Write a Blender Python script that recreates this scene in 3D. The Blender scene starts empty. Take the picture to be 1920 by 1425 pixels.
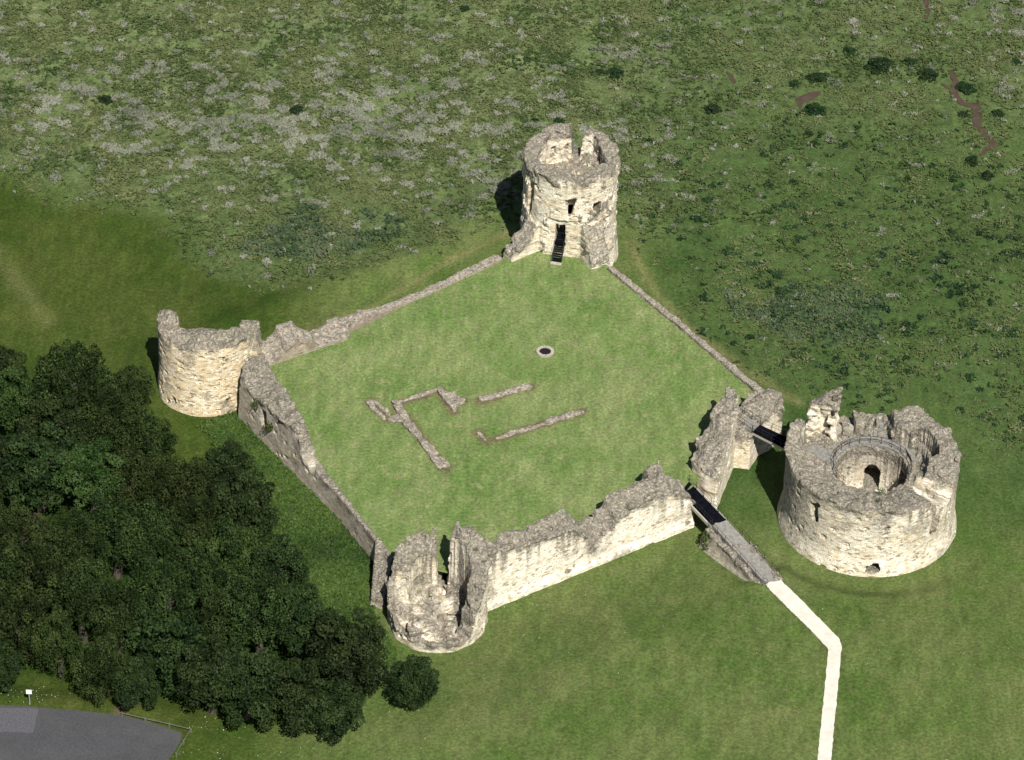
import bpy, math, random
import numpy as np
from mathutils import Matrix, Vector
# ------------------------------------------------------------------ camera, light, exposure
S = bpy.context.scene
COL = S.collection
random.seed(7)
RS = np.random.RandomState(11)
TH, FOC, DIST, ROLL = math.radians(38.5), 7140.0, 480.0, math.radians(1.5)
FW = np.array([0, math.cos(TH), -math.sin(TH)])
UP0 = np.array([0, math.sin(TH), math.cos(TH)]); RT0 = np.array([1.0, 0, 0])
RT = RT0*math.cos(ROLL)+UP0*math.sin(ROLL); UP = -RT0*math.sin(ROLL)+UP0*math.cos(ROLL)
CAM = -FW*DIST
def P(px, py, z=0.0):
    """world point at height z seen at that photograph pixel (layout helper for reading the plan off the photograph)"""
    d = FW*FOC+RT*(px-960)+UP*(712.5-py)
    return CAM+d*((z-CAM[2])/d[2])
def XY(px, py, z=0.0):
    q = P(px, py, z); return (q[0], q[1])
cd = bpy.data.cameras.new("camera"); cam = bpy.data.objects.new("camera", cd); COL.objects.link(cam)
cd.sensor_fit = 'HORIZONTAL'; cd.sensor_width = 36.0; cd.lens = FOC/1920*36; cd.clip_start = 1; cd.clip_end = 5000
m = Matrix.Identity(4)
for i in range(3):
    m[i][0] = RT[i]; m[i][1] = UP[i]; m[i][2] = -FW[i]; m[i][3] = CAM[i]
cam.matrix_world = m
S.camera = cam
SUNV = Vector((0.24, -0.78, 1.0)).normalized()
w = bpy.data.worlds.new("World"); S.world = w; w.use_nodes = True
nt = w.node_tree; sky = nt.nodes.new('ShaderNodeTexSky'); sky.sky_type = 'NISHITA'; sky.sun_disc = False
sky.sun_elevation = math.asin(SUNV.z); sky.sun_rotation = math.atan2(SUNV.x, SUNV.y)
bg = nt.nodes['Background']; bg.inputs['Strength'].default_value = 0.05
nt.links.new(sky.outputs[0], bg.inputs[0])
sl = bpy.data.lights.new("sun", 'SUN'); sl.energy = 5.0; sl.angle = math.radians(0.5); sl.color = (1.0, 0.965, 0.90)
so = bpy.data.objects.new("sun", sl); COL.objects.link(so); so.rotation_euler = SUNV.to_track_quat('Z', 'Y').to_euler()
S.view_settings.view_transform = 'Standard'; S.view_settings.look = 'None'
S.view_settings.exposure = 0.85; S.view_settings.gamma = 1.0
S.cycles.max_bounces = 5; S.cycles.diffuse_bounces = 2; S.cycles.transparent_max_bounces = 4

# ------------------------------------------------------------------ helpers
def tag(o, label=None, cat=None, group=None, kind=None):
    if label: o['label'] = label
    if cat: o['category'] = cat
    if group: o['group'] = group
    if kind: o['kind'] = kind
    return o
def np_mesh(name, V, F, mat, attrs=None, smooth=False):
    me = bpy.data.meshes.new(name); V = np.asarray(V, np.float32); F = np.asarray(F, np.int32)
    n, k = F.shape
    me.vertices.add(len(V)); me.vertices.foreach_set('co', V.ravel())
    me.loops.add(n*k); me.loops.foreach_set('vertex_index', F.ravel())
    me.polygons.add(n); me.polygons.foreach_set('loop_start', np.arange(0, n*k, k, dtype=np.int32))
    me.polygons.foreach_set('loop_total', np.full(n, k, np.int32))
    me.polygons.foreach_set('use_smooth', np.full(n, smooth, dtype=bool))
    me.update(calc_edges=True)
    for an, av in (attrs or {}).items():
        av = np.asarray(av, np.float32)
        if av.ndim == 1:
            a = me.attributes.new(an, 'FLOAT', 'POINT'); a.data.foreach_set('value', av)
        else:
            a = me.attributes.new(an, 'FLOAT_VECTOR', 'POINT'); a.data.foreach_set('vector', av.ravel())
    me.materials.append(mat)
    return me
def link(name, me, parent=None, loc=None):
    o = bpy.data.objects.new(name, me); COL.objects.link(o)
    if parent: o.parent = parent
    if loc is not None: o.location = loc
    return o
def empty(name, loc=(0, 0, 0), rz=0.0):
    o = bpy.data.objects.new(name, None); COL.objects.link(o); o.location = loc; o.rotation_euler = (0, 0, rz)
    o.empty_display_size = 0.3
    return o
class MB:
    """collects boxes, bars and prisms into one mesh"""
    def __init__(s): s.v = []; s.f = []
    def hexa(s, pts):
        b = len(s.v); s.v += [tuple(p) for p in pts]
        s.f += [(b, b+3, b+2, b+1), (b+4, b+5, b+6, b+7), (b, b+1, b+5, b+4), (b+1, b+2, b+6, b+5), (b+2, b+3, b+7, b+6), (b+3, b, b+4, b+7)]
    def box(s, c, d, rz=0.0):
        cx, cy, cz = c; dx, dy, dz = d[0]/2, d[1]/2, d[2]/2; ca, sa = math.cos(rz), math.sin(rz)
        q = []
        for zz in (-dz, dz):
            for xx, yy in ((-dx, -dy), (dx, -dy), (dx, dy), (-dx, dy)):
                q.append((cx+xx*ca-yy*sa, cy+xx*sa+yy*ca, cz+zz))
        s.hexa(q)
    def bar(s, a, b, r, r2=None, n=6):
        a = np.array(a, float); b = np.array(b, float); d = b-a; L = np.linalg.norm(d)
        if L < 1e-6: return
        d /= L; h = np.array([0, 0, 1.0]) if abs(d[2]) < .9 else np.array([1.0, 0, 0])
        u = np.cross(d, h); u /= np.linalg.norm(u); v = np.cross(d, u); r2 = r if r2 is None else r2
        k = len(s.v)
        for (c, rr) in ((a, r), (b, r2)):
            for i in range(n):
                t = 2*math.pi*i/n; s.v.append(tuple(c+u*rr*math.cos(t)+v*rr*math.sin(t)))
        for i in range(n):
            j = (i+1) % n; s.f.append((k+i, k+n+i, k+n+j, k+j))
        s.f.append(tuple(k+i for i in range(n))); s.f.append(tuple(k+n+i for i in reversed(range(n))))
    def prism(s, poly, zt, zb):
        """vertical prism over poly; zt, zb scalars or lists"""
        n = len(poly); k = len(s.v)
        zt = [zt]*n if np.isscalar(zt) else zt; zb = [zb]*n if np.isscalar(zb) else zb
        s.v += [(p[0], p[1], z) for p, z in zip(poly, zb)]+[(p[0], p[1], z) for p, z in zip(poly, zt)]
        A = sum(poly[i][0]*poly[(i+1) % n][1]-poly[(i+1) % n][0]*poly[i][1] for i in range(n))
        idx = list(range(n)) if A > 0 else list(reversed(range(n)))
        s.f.append(tuple(k+n+i for i in idx)); s.f.append(tuple(k+i for i in reversed(idx)))
        for a in range(n):
            i, j = idx[a], idx[(a+1) % n]; s.f.append((k+i, k+j, k+n+j, k+n+i))
    def build(s, name, mat, parent=None, loc=None, bevel=0.0):
        o_ = np.array(loc if loc is not None else (0, 0, 0), float)
        me = bpy.data.meshes.new(name); me.from_pydata([tuple(np.array(p)-o_) for p in s.v], [], s.f); me.materials.append(mat); me.update()
        o = link(name, me, parent, loc)
        if bevel:
            b = o.modifiers.new('bevel', 'BEVEL'); b.width = bevel; b.segments = 1; b.limit_method = 'ANGLE'
        return o
# noise ---------------------------------------------------------------
LAT = RS.rand(64, 64, 64).astype(np.float32)*2-1
def vnoise(x, y, z):
    xi = np.floor(x).astype(np.int64); yi = np.floor(y).astype(np.int64); zi = np.floor(z).astype(np.int64)
    fx = (x-xi); fy = (y-yi); fz = (z-zi)
    fx = fx*fx*(3-2*fx); fy = fy*fy*(3-2*fy); fz = fz*fz*(3-2*fz)
    xi &= 63; yi &= 63; zi &= 63; x1 = (xi+1) & 63; y1 = (yi+1) & 63; z1 = (zi+1) & 63
    def L(a, b, t): return a+(b-a)*t
    return L(L(L(LAT[xi, yi, zi], LAT[x1, yi, zi], fx), L(LAT[xi, y1, zi], LAT[x1, y1, zi], fx), fy),
             L(L(LAT[xi, yi, z1], LAT[x1, yi, z1], fx), L(LAT[xi, y1, z1], LAT[x1, y1, z1], fx), fy), fz)
def fbm(x, y, z=0.0, o=4, g=0.5):
    t = 0.0; a = 1.0; s = 0.0; z = np.zeros_like(x)+z
    for i in range(o):
        t = t+a*vnoise(x+17.3*i, y+9.1*i, z+5.7*i); s += a; a *= g; x = x*2.03; y = y*2.03; z = z*2.03
    return t/s
def sstep(a, b, x):
    t = np.clip((x-a)/(b-a), 0, 1); return t*t*(3-2*t)
def sdpoly(poly, x, y):
    """signed distance (negative inside) to a polygon"""
    p = np.asarray(poly, float); n = len(p)
    d = np.full(np.shape(x), 1e18); s = np.ones(np.shape(x))
    for i in range(n):
        ax, ay = p[i]; bx, by = p[i-1]
        ex, ey = bx-ax, by-ay; wx, wy = x-ax, y-ay
        t = np.clip((wx*ex+wy*ey)/(ex*ex+ey*ey+1e-12), 0, 1)
        d = np.minimum(d, (wx-ex*t)**2+(wy-ey*t)**2)
        c1 = y >= ay; c2 = y < by; c3 = ex*wy > ey*wx
        flip = (c1 & c2 & c3) | (~c1 & ~c2 & ~c3)
        s = np.where(flip, -s, s)
    return s*np.sqrt(d)
def sdline(pts, x, y):
    d = np.full(np.shape(x), 1e18)
    for (ax, ay), (bx, by) in zip(pts[:-1], pts[1:]):
        ex, ey = bx-ax, by-ay; wx, wy = x-ax, y-ay
        t = np.clip((wx*ex+wy*ey)/(ex*ex+ey*ey+1e-12), 0, 1)
        d = np.minimum(d, (wx-ex*t)**2+(wy-ey*t)**2)
    return np.sqrt(d)
def idw(ctrl, x, y, p=4):
    num = 0.0; den = 0.0
    for cx, cy, cz in ctrl:
        k = 1.0/((x-cx)**2+(y-cy)**2+0.05)**(p/2); num = num+k*cz; den = den+k
    return num/den
# surface nets ---------------------------------------------------------
def surface_nets(f, o, h):
    nx, ny, nz = f.shape
    neg = f < 0
    cnt = np.zeros((nx-1, ny-1, nz-1), np.int8)
    for a in (0, 1):
        for b in (0, 1):
            for c in (0, 1):
                cnt += neg[a:nx-1+a, b:ny-1+b, c:nz-1+c]
    act = (cnt > 0) & (cnt < 8)
    ids = -np.ones(act.shape, np.int64); ii, jj, kk = np.nonzero(act); ids[ii, jj, kk] = np.arange(len(ii))
    acc = np.zeros((len(ii), 3)); num = np.zeros(len(ii))
    C = [(0, 0, 0), (1, 0, 0), (0, 1, 0), (1, 1, 0), (0, 0, 1), (1, 0, 1), (0, 1, 1), (1, 1, 1)]
    E = [(0, 1), (2, 3), (4, 5), (6, 7), (0, 2), (1, 3), (4, 6), (5, 7), (0, 4), (1, 5), (2, 6), (3, 7)]
    fv = [f[ii+a, jj+b, kk+c] for a, b, c in C]
    for a, b in E:
        fa, fb = fv[a], fv[b]; cr = (fa < 0) != (fb < 0)
        t = np.where(cr, fa/np.where(cr, fa-fb, 1), 0)
        ca, cb = np.array(C[a], float), np.array(C[b], float)
        acc += np.where(cr[:, None], ca+(cb-ca)*t[:, None], 0); num += cr
    V = (acc/num[:, None]+np.stack([ii, jj, kk], 1))*h+np.array(o)
    Q = []
    def quads(ax):
        sl0 = [slice(1, -1)]*3; sl1 = [slice(1, -1)]*3
        sl0[ax] = slice(0, -1); sl1[ax] = slice(1, None)
        a = neg[tuple(sl0)]; b = neg[tuple(sl1)]
        for flip, mask in ((False, a & ~b), (True, ~a & b)):
            q = np.nonzero(mask); q = [c.copy() for c in q]
            for d in range(3):
                if d != ax: q[d] += 1
            u, v = (ax+1) % 3, (ax+2) % 3
            out = []
            for du, dv in ((-1, -1), (0, -1), (0, 0), (-1, 0)):
                c = [q[0].copy(), q[1].copy(), q[2].copy()]; c[u] += du; c[v] += dv
                out.append(ids[c[0], c[1], c[2]])
            out = np.stack(out, 1)
            Q.append(out[:, ::-1] if flip else out)
    for ax in range(3): quads(ax)
    Q = np.concatenate(Q); Q = Q[(Q >= 0).all(1)]
    return V, Q
def vnormals(V, Q):
    n = np.cross(V[Q[:, 2]]-V[Q[:, 0]], V[Q[:, 3]]-V[Q[:, 1]])
    N = np.zeros_like(V)
    for c in range(4): np.add.at(N, Q[:, c], n)
    return N/(np.linalg.norm(N, axis=1)[:, None]+1e-9)
BED, SLEN = 0.235, 0.50
def hash2(a, b):
    return LAT[(a*7+b*3) & 63, (b*11+a) & 63, (a*5-b*13) & 63]
def ruin(name, sdf, Hf, lo, hi, uvf, mat, loc=(0, 0, 0), vox=0.2, amp=1.0, pits=0.035, parent=None, seed=0.0, weather=1.0, streak=2.2, extra=None, Wf=None, ampf=None, mod=None):
    """mesh of a ruined masonry body from its distance field: sdf(X,Y,Z), top height Hf(X,Y), uvf(X,Y,Z)->u,v in metres"""
    xs = np.arange(lo[0], hi[0]+vox, vox); ys = np.arange(lo[1], hi[1]+vox, vox); zs = np.arange(lo[2], hi[2]+vox, vox)
    X, Y = np.meshgrid(xs, ys, indexing='ij')
    f = sdf(X[:, :, None], Y[:, :, None], zs[None, None, :]).astype(np.float64)
    f = np.broadcast_to(f, (len(xs), len(ys), len(zs))).copy()
    H = np.broadcast_to(Hf(X, Y), X.shape)
    bi = np.nonzero(np.abs(f) < 0.9)
    x, y, z = xs[bi[0]], ys[bi[1]], zs[bi[2]]
    ax, ay, az = x+loc[0]+seed, y+loc[1], z+loc[2]
    dep = H[bi[0], bi[1]]-z
    top = sstep(0.9, 0.0, dep)
    d = 0.06*vnoise(ax/1.7, ay/1.7, az/1.7)+0.03*vnoise(ax/.6, ay/.6, az/.45)
    d = d+top*(0.34*vnoise(ax/1.1+9, ay/1.1, az/.9)+0.20*vnoise(ax/.5, ay/.5+4, az/.45))
    u, v = uvf(x, y, z)
    row = np.floor(v/.42).astype(np.int64); cell = np.floor(u/.62+0.5*(row & 1)).astype(np.int64)
    hh = hash2(row, cell)
    d = d+0.018*hash2(row+5, cell)+np.where(hh > 1-2*pits, 0.25, 0.0)
    f[bi] += amp*d*(1.0 if ampf is None else ampf(x, y))
    f[0], f[-1] = np.maximum(f[0], .1), np.maximum(f[-1], .1); f[:, 0] = np.maximum(f[:, 0], .1); f[:, -1] = np.maximum(f[:, -1], .1)
    f[:, :, 0] = np.maximum(f[:, :, 0], .1); f[:, :, -1] = np.maximum(f[:, :, -1], .1)
    V, Q = surface_nets(f, (lo[0], lo[1], lo[2]), vox)
    N = vnormals(V, Q)
    u, v = uvf(V[:, 0], V[:, 1], V[:, 2])
    Hv = (Wf or Hf)(V[:, 0], V[:, 1]); dep = Hv-V[:, 2]
    ax, ay, az = V[:, 0]+loc[0]+seed, V[:, 1]+loc[1], V[:, 2]
    st = np.clip(vnoise(u/.42+seed, v/9.0, v*0+3.3)*1.2+.65*vnoise(u/2.3, v/9, v*0+1.1)+.30, 0, 2)
    edge = .45*vnoise(ax/.8, ay/.8, az/.8)+.45*vnoise(ax/2.4, ay/2.4, az/2.4)
    we = 0.85*sstep(1.1, 0.0, dep-0.15-edge)
    we = np.maximum(we, np.clip(st, 0, 1.1)*np.exp(-np.clip(dep, 0, 30)/(.9+streak))*weather*.95)
    we = np.maximum(we, sstep(.45, .8, N[:, 2]))
    we = np.maximum(we, 0.42*sstep(.25, .7, vnoise(ax/2.3, ay/2.3, az/1.5)))
    if extra is not None: we = np.maximum(we, extra(V, N))
    if mod is not None: we = we*mod(V, N)
    suv = np.stack([u, v, we], 1)
    me = np_mesh(name, V, Q, mat, {'suv': suv})
    return link(name, me, parent, loc)

# ------------------------------------------------------------------ materials
def newmat(name):
    mt = bpy.data.materials.new(name); mt.use_nodes = True
    n = mt.node_tree; b = n.nodes['Principled BSDF']; b.inputs['Specular IOR Level'].default_value = 0.2
    return mt, n, b
class NG:
    def __init__(s, n): s.n = n
    def node(s, t, **k):
        nd = s.n.nodes.new(t)
        for a, b in k.items(): setattr(nd, a, b)
        return nd
    def L(s, a, b): s.n.links.new(a, b)
    def inp(s, sock, v):
        if hasattr(v, 'is_output') or isinstance(v, bpy.types.NodeSocket): s.L(v, sock)
        else: sock.default_value = v
    def noise(s, vec, scale, detail=3, rough=0.55, d3=None):
        nd = s.node('ShaderNodeTexNoise'); s.inp(nd.inputs['Vector'], vec); nd.inputs['Scale'].default_value = scale
        nd.inputs['Detail'].default_value = detail; nd.inputs['Roughness'].default_value = rough
        return nd.outputs[0]
    def ramp(s, fac, stops):
        nd = s.node('ShaderNodeValToRGB'); e = nd.color_ramp.elements
        while len(e) < len(stops): e.new(0.5)
        for q, (p, c) in zip(e, stops):
            q.position = p; q.color = (c, c, c, 1) if np.isscalar(c) else (*c, 1)
        s.L(fac, nd.inputs[0]); return nd.outputs[0]
    def mix(s, fac, a, b, mode='MIX'):
        nd = s.node('ShaderNodeMix', data_type='RGBA', blend_type=mode)
        for sk, v in ((nd.inputs[0], fac), (nd.inputs[6], a), (nd.inputs[7], b)):
            if isinstance(v, tuple): sk.default_value = (*v, 1)
            else: s.inp(sk, v)
        return nd.outputs[2]
    def math(s, op, a, b=0.0, clamp=False):
        nd = s.node('ShaderNodeMath', operation=op); nd.use_clamp = clamp
        s.inp(nd.inputs[0], a); s.inp(nd.inputs[1], b); return nd.outputs[0]
    def attr(s, name): return s.node('ShaderNodeAttribute', attribute_name=name)
    def map(s, vec, scale):
        nd = s.node('ShaderNodeMapping'); s.L(vec, nd.inputs[0]); nd.inputs['Scale'].default_value = scale; return nd.outputs[0]
    def bump(s, h, strength, dist, prev=None):
        nd = s.node('ShaderNodeBump'); nd.inputs['Strength'].default_value = strength; nd.inputs['Distance'].default_value = dist
        s.L(h, nd.inputs['Height'])
        if prev is not None: s.L(prev, nd.inputs['Normal'])
        return nd.outputs[0]
def stone_mat(name, pale=(.60, .555, .45), tan=(.53, .46, .33), white=(.72, .69, .60), mortar=(.27, .23, .165), lich=(.140, .125, .098), ochre=0.5):
    mt, n, b = newmat(name); g = NG(n)
    at = g.attr('suv'); sep = g.node('ShaderNodeSeparateXYZ'); g.L(at.outputs['Vector'], sep.inputs[0])
    u, v, we = sep.outputs
    geo = g.node('ShaderNodeNewGeometry'); pos = geo.outputs['Position']
    # wobble the courses a little
    wob = g.noise(pos, 0.9, 2); cv = g.node('ShaderNodeCombineXYZ')
    g.L(g.math('ADD', u, g.math('MULTIPLY', g.noise(pos, 2.1, 1), 0.30)), cv.inputs[0]); g.L(g.math('ADD', v, g.math('MULTIPLY', wob, 0.14)), cv.inputs[1])
    br = g.node('ShaderNodeTexBrick'); g.L(cv.outputs[0], br.inputs['Vector']); br.inputs['Scale'].default_value = 1.0
    br.inputs['Brick Width'].default_value = SLEN; br.inputs['Row Height'].default_value = BED; br.inputs['Mortar Size'].default_value = 0.022
    br.inputs['Mortar Smooth'].default_value = 0.5; br.inputs['Bias'].default_value = 0.0
    br.inputs['Color1'].default_value = (0, 0, 0, 1); br.inputs['Color2'].default_value = (1, 1, 1, 1); br.inputs['Mortar'].default_value = (.5, .5, .5, 1)
    big = g.noise(pos, 0.22, 3); med = g.noise(pos, 1.3, 3)
    base = g.mix(g.ramp(big, [(.35, 0.0), (.62, 1.0)]), tan, pale)
    base = g.mix(g.ramp(med, [(.48, 0.0), (.72, .8)]), base, white)
    per = br.outputs['Color']
    base = g.mix(0.55, base, g.ramp(per, [(0.0, (.30, .225, .125)), (.3, tan), (.6, pale), (1.0, white)]))
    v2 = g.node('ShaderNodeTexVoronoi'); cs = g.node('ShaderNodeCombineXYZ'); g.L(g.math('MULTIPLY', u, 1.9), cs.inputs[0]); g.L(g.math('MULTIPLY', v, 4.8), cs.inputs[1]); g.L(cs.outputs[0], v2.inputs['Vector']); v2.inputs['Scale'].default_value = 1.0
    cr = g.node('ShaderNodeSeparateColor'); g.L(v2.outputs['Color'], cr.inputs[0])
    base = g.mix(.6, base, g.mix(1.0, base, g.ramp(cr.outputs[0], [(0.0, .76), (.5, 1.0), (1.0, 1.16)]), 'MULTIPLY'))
    base = g.mix(g.ramp(cr.outputs[1], [(.90, 0.0), (.93, .85)]), base, (.19, .145, .085))  # sparse dark cells
    ds = g.node('ShaderNodeCombineXYZ'); g.L(g.math('MULTIPLY', u, 1.3), ds.inputs[0]); g.L(g.math('MULTIPLY', v, 7.5), ds.inputs[1])
    base = g.mix(g.ramp(g.noise(ds.outputs[0], 1.0, 3, .6), [(.60, 0.0), (.70, .62)]), base, (.15, .12, .075))
    base = g.mix(g.math('MULTIPLY', g.ramp(g.noise(pos, 0.6, 2), [(.5, 0.0), (.75, 1.0)]), ochre), base, (.44, .315, .15))
    base = g.mix(g.math('MULTIPLY', br.outputs['Fac'], 0.8), base, mortar)
    base = g.mix(g.ramp(g.noise(pos, 4.5, 2), [(.60, 0.0), (.70, .75)]), base, (.13, .105, .07))
    # lichen and rubble core
    vo = g.node('ShaderNodeTexVoronoi'); g.L(pos, vo.inputs['Vector']); vo.inputs['Scale'].default_value = 3.4
    spk = g.ramp(g.noise(pos, 3.6, 4, .8), [(.34, (.030, .026, .020)), (.46, tuple(q*.75 for q in lich)), (.55, tuple(q*1.25 for q in lich)), (.66, (.50, .45, .36))])
    rub = g.mix(0.4, spk, g.ramp(vo.outputs['Color'], [(.1, (.06, .052, .04)), (.5, lich), (.9, (.29, .26, .205))]))
    rub = g.mix(g.ramp(g.noise(pos, 0.5, 3), [(.56, 0.0), (.70, .30)]), rub, (.085, .095, .035))
    wf = g.math('ADD', we, g.math('MULTIPLY', g.math('SUBTRACT', g.noise(pos, 3.0, 5, .8), 0.5), g.math('MULTIPLY', g.ramp(we, [(0.0, .15), (.5, 1.0), (1.0, .35)]), 1.9)), True)
    col = g.mix(g.ramp(wf, [(.10, 0.0), (.70, .96)]), base, rub)
    g.L(col, b.inputs['Base Color']); b.inputs['Roughness'].default_value = 0.95
    hgt = g.math('SUBTRACT', g.math('MULTIPLY', g.noise(pos, 5.5, 3, .7), .8), g.math('MULTIPLY', br.outputs['Fac'], 0.4))
    hgt = g.math('ADD', hgt, g.math('MULTIPLY', per, 0.35))
    hgt = g.math('ADD', hgt, g.math('MULTIPLY', cr.outputs[2], .5))
    nb = g.bump(hgt, 0.8, 0.05)
    nb = g.bump(g.math('MULTIPLY', vo.outputs['Distance'], wf), 0.8, 0.16, nb)
    g.L(nb, b.inputs['Normal'])
    return mt
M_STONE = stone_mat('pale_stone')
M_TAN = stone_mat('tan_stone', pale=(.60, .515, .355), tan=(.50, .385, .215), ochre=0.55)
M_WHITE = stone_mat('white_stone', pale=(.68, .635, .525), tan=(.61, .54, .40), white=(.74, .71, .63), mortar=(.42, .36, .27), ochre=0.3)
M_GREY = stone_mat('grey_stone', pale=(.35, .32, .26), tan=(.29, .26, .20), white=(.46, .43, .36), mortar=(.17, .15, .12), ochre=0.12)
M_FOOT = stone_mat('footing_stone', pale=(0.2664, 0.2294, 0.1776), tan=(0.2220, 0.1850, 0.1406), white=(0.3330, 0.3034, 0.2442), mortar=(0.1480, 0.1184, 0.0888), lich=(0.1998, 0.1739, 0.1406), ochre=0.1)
def flat_mat(name, c1, c2, scale=2.0, rough=.9, bump=.3, detail=5, spec=.2):
    mt, n, b = newmat(name); g = NG(n); pos = g.node('ShaderNodeNewGeometry').outputs['Position']
    nz = g.noise(pos, scale, detail, .65)
    g.L(g.ramp(nz, [(.32, c1), (.68, c2)]), b.inputs['Base Color']); b.inputs['Roughness'].default_value = rough
    b.inputs['Specular IOR Level'].default_value = spec
    g.L(g.bump(g.noise(pos, scale*4, 3), bump, 0.05), b.inputs['Normal'])
    return mt
M_BLACK = flat_mat('black_deck', (.002, .002, .0035), (.006, .006, .009), 1.5, .9, .1, spec=0.0)
M_IRON = flat_mat('dark_iron', (.008, .008, .009), (.018, .017, .016), 3, .6, .1)
M_BEAM = flat_mat('pale_beam', (0.2550, 0.2325, 0.1800), (0.3450, 0.3225, 0.2700), 2, .8, .1)
M_WALK = flat_mat('walkway_concrete', (.095, .09, .08), (.21, .20, .18), 2.4, .95, .5)
M_RAMP = flat_mat('ramp_gravel', (.11, .105, .093), (.21, .20, .178), 2.2, .95, .6)
M_PATH = flat_mat('cream_gravel', (.39, .36, .30), (.49, .46, .40), .9, .95, .6)
M_MUD = flat_mat('mud', (.034, .023, .013), (.060, .042, .026), .8, .55, .5, spec=.4)
M_POST = flat_mat('weathered_timber', (.05, .05, .036), (.11, .105, .083), 6, .9, .3)
M_SIGN = flat_mat('white_board', (.74, .75, .76), (.80, .80, .80), 3, .5, .02)
M_SPOST = flat_mat('green_post', (.12, .15, .11), (.19, .22, .17), 5, .8, .2)
M_BARK = flat_mat('bark', (.03, .025, .018), (.07, .06, .048), 4, .95, .6)
M_WELL = flat_mat('well_stone', (0.2100, 0.1855, 0.1435), (0.3220, 0.2975, 0.2450), 2.5, .95, .6)
def asphalt():
    mt, n, b = newmat('asphalt'); g = NG(n); pos = g.node('ShaderNodeNewGeometry').outputs['Position']
    c = g.ramp(g.noise(pos, .35, 4, .6), [(.3, (0.0504, 0.0490, 0.0533)), (.7, (0.0706, 0.0684, 0.0734))])
    c = g.mix(.4, c, g.ramp(g.noise(pos, 6, 3, .8), [(.3, (0.0140, 0.0140, 0.0161)), (.7, (0.1190, 0.1190, 0.1246))]))
    c = g.mix(g.ramp(g.noise(pos, .18, 3), [(.56, 0.0), (.75, .3)]), c, (0.0961, 0.0918, 0.0856))
    c = g.mix(1.0, c, (.70, .71, .70), 'MULTIPLY')
    g.L(c, b.inputs['Base Color']); b.inputs['Roughness'].default_value = .9
    g.L(g.bump(g.noise(pos, 9, 2), .4, .03), b.inputs['Normal']); return mt
M_ASPH = asphalt()
M_PATCH = flat_mat('asphalt_patch', (.045, .044, .049), (.082, .080, .087), 5, .9, .3)
def leaf_mat(name, c_dark, c_mid, c_light, spec=.25, rough=.45, trans=.18):
    mt, n, b = newmat(name); g = NG(n)
    r = g.attr('rnd').outputs['Fac']; oi = g.node('ShaderNodeObjectInfo').outputs['Random']
    pos = g.node('ShaderNodeNewGeometry').outputs['Position']
    k = g.math('ADD', g.math('MULTIPLY', r, .75), g.math('MULTIPLY', g.noise(pos, .35, 2), .5))
    k = g.math('SUBTRACT', k, .12)
    c = g.ramp(k, [(.15, c_dark), (.5, c_mid), (.95, c_light)])
    hs = g.node('ShaderNodeHueSaturation'); g.L(c, hs.inputs['Color'])
    g.L(g.math('ADD', .485, g.math('MULTIPLY', oi, .03)), hs.inputs['Hue']); g.L(g.math('ADD', .85, g.math('MULTIPLY', oi, .3)), hs.inputs['Value'])
    g.L(hs.outputs[0], b.inputs['Base Color']); b.inputs['Roughness'].default_value = rough; b.inputs['Specular IOR Level'].default_value = spec
    tr = g.node('ShaderNodeBsdfTranslucent'); g.L(hs.outputs[0], tr.inputs['Color'])
    mx = g.node('ShaderNodeMixShader'); mx.inputs[0].default_value = trans
    out = [q for q in n.nodes if q.type == 'OUTPUT_MATERIAL'][0]
    g.L(b.outputs[0], mx.inputs[1]); g.L(tr.outputs[0], mx.inputs[2]); g.L(mx.outputs[0], out.inputs[0])
    return mt
L_DARK = leaf_mat('sycamore_leaf', (.0045, .0105, .0025), (.0112, .0225, .0047), (.033, .050, .0145), .12, .65)
L_OLIVE = leaf_mat('birch_leaf', (.0050, .0098, .0022), (.0128, .0235, .0050), (.041, .059, .017), .08, .7, .08)
L_BRIGHT = leaf_mat('bright_leaf', (.009, .021, .004), (.021, .041, .008), (.050, .074, .021), .12, .65)
L_SHRUB = leaf_mat('shrub_leaf', (0.0062, 0.0161, 0.0050), (0.0136, 0.0298, 0.0087), (0.0248, 0.0446, 0.0136), .15)
L_ROUGH = leaf_mat('rough_grass', (.024, .045, .012), (.060, .080, .028), (.104, .117, .050), .1, .7)
L_LUSH = leaf_mat('lush_grass', (.013, .025, .004), (.030, .052, .008), (.062, .086, .018), .15, .6)
L_SILVER = leaf_mat('silver_leaf', (.080, .090, .060), (.14, .15, .108), (.21, .215, .165), .1, .8)
L_BLUE = leaf_mat('blue_green_reed', (0.0150, 0.0325, 0.0125), (0.0300, 0.0500, 0.0225), (0.0750, 0.0900, 0.0500), .1, .7)
L_IVY = leaf_mat('ivy_leaf', (0.0120, 0.0300, 0.0048), (0.0300, 0.0600, 0.0108), (0.0660, 0.0960, 0.0210), .2)
L_YELLOW = leaf_mat('yellow_flower', (.25, .26, .02), (.45, .42, .03), (.55, .5, .06), .1)

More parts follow.
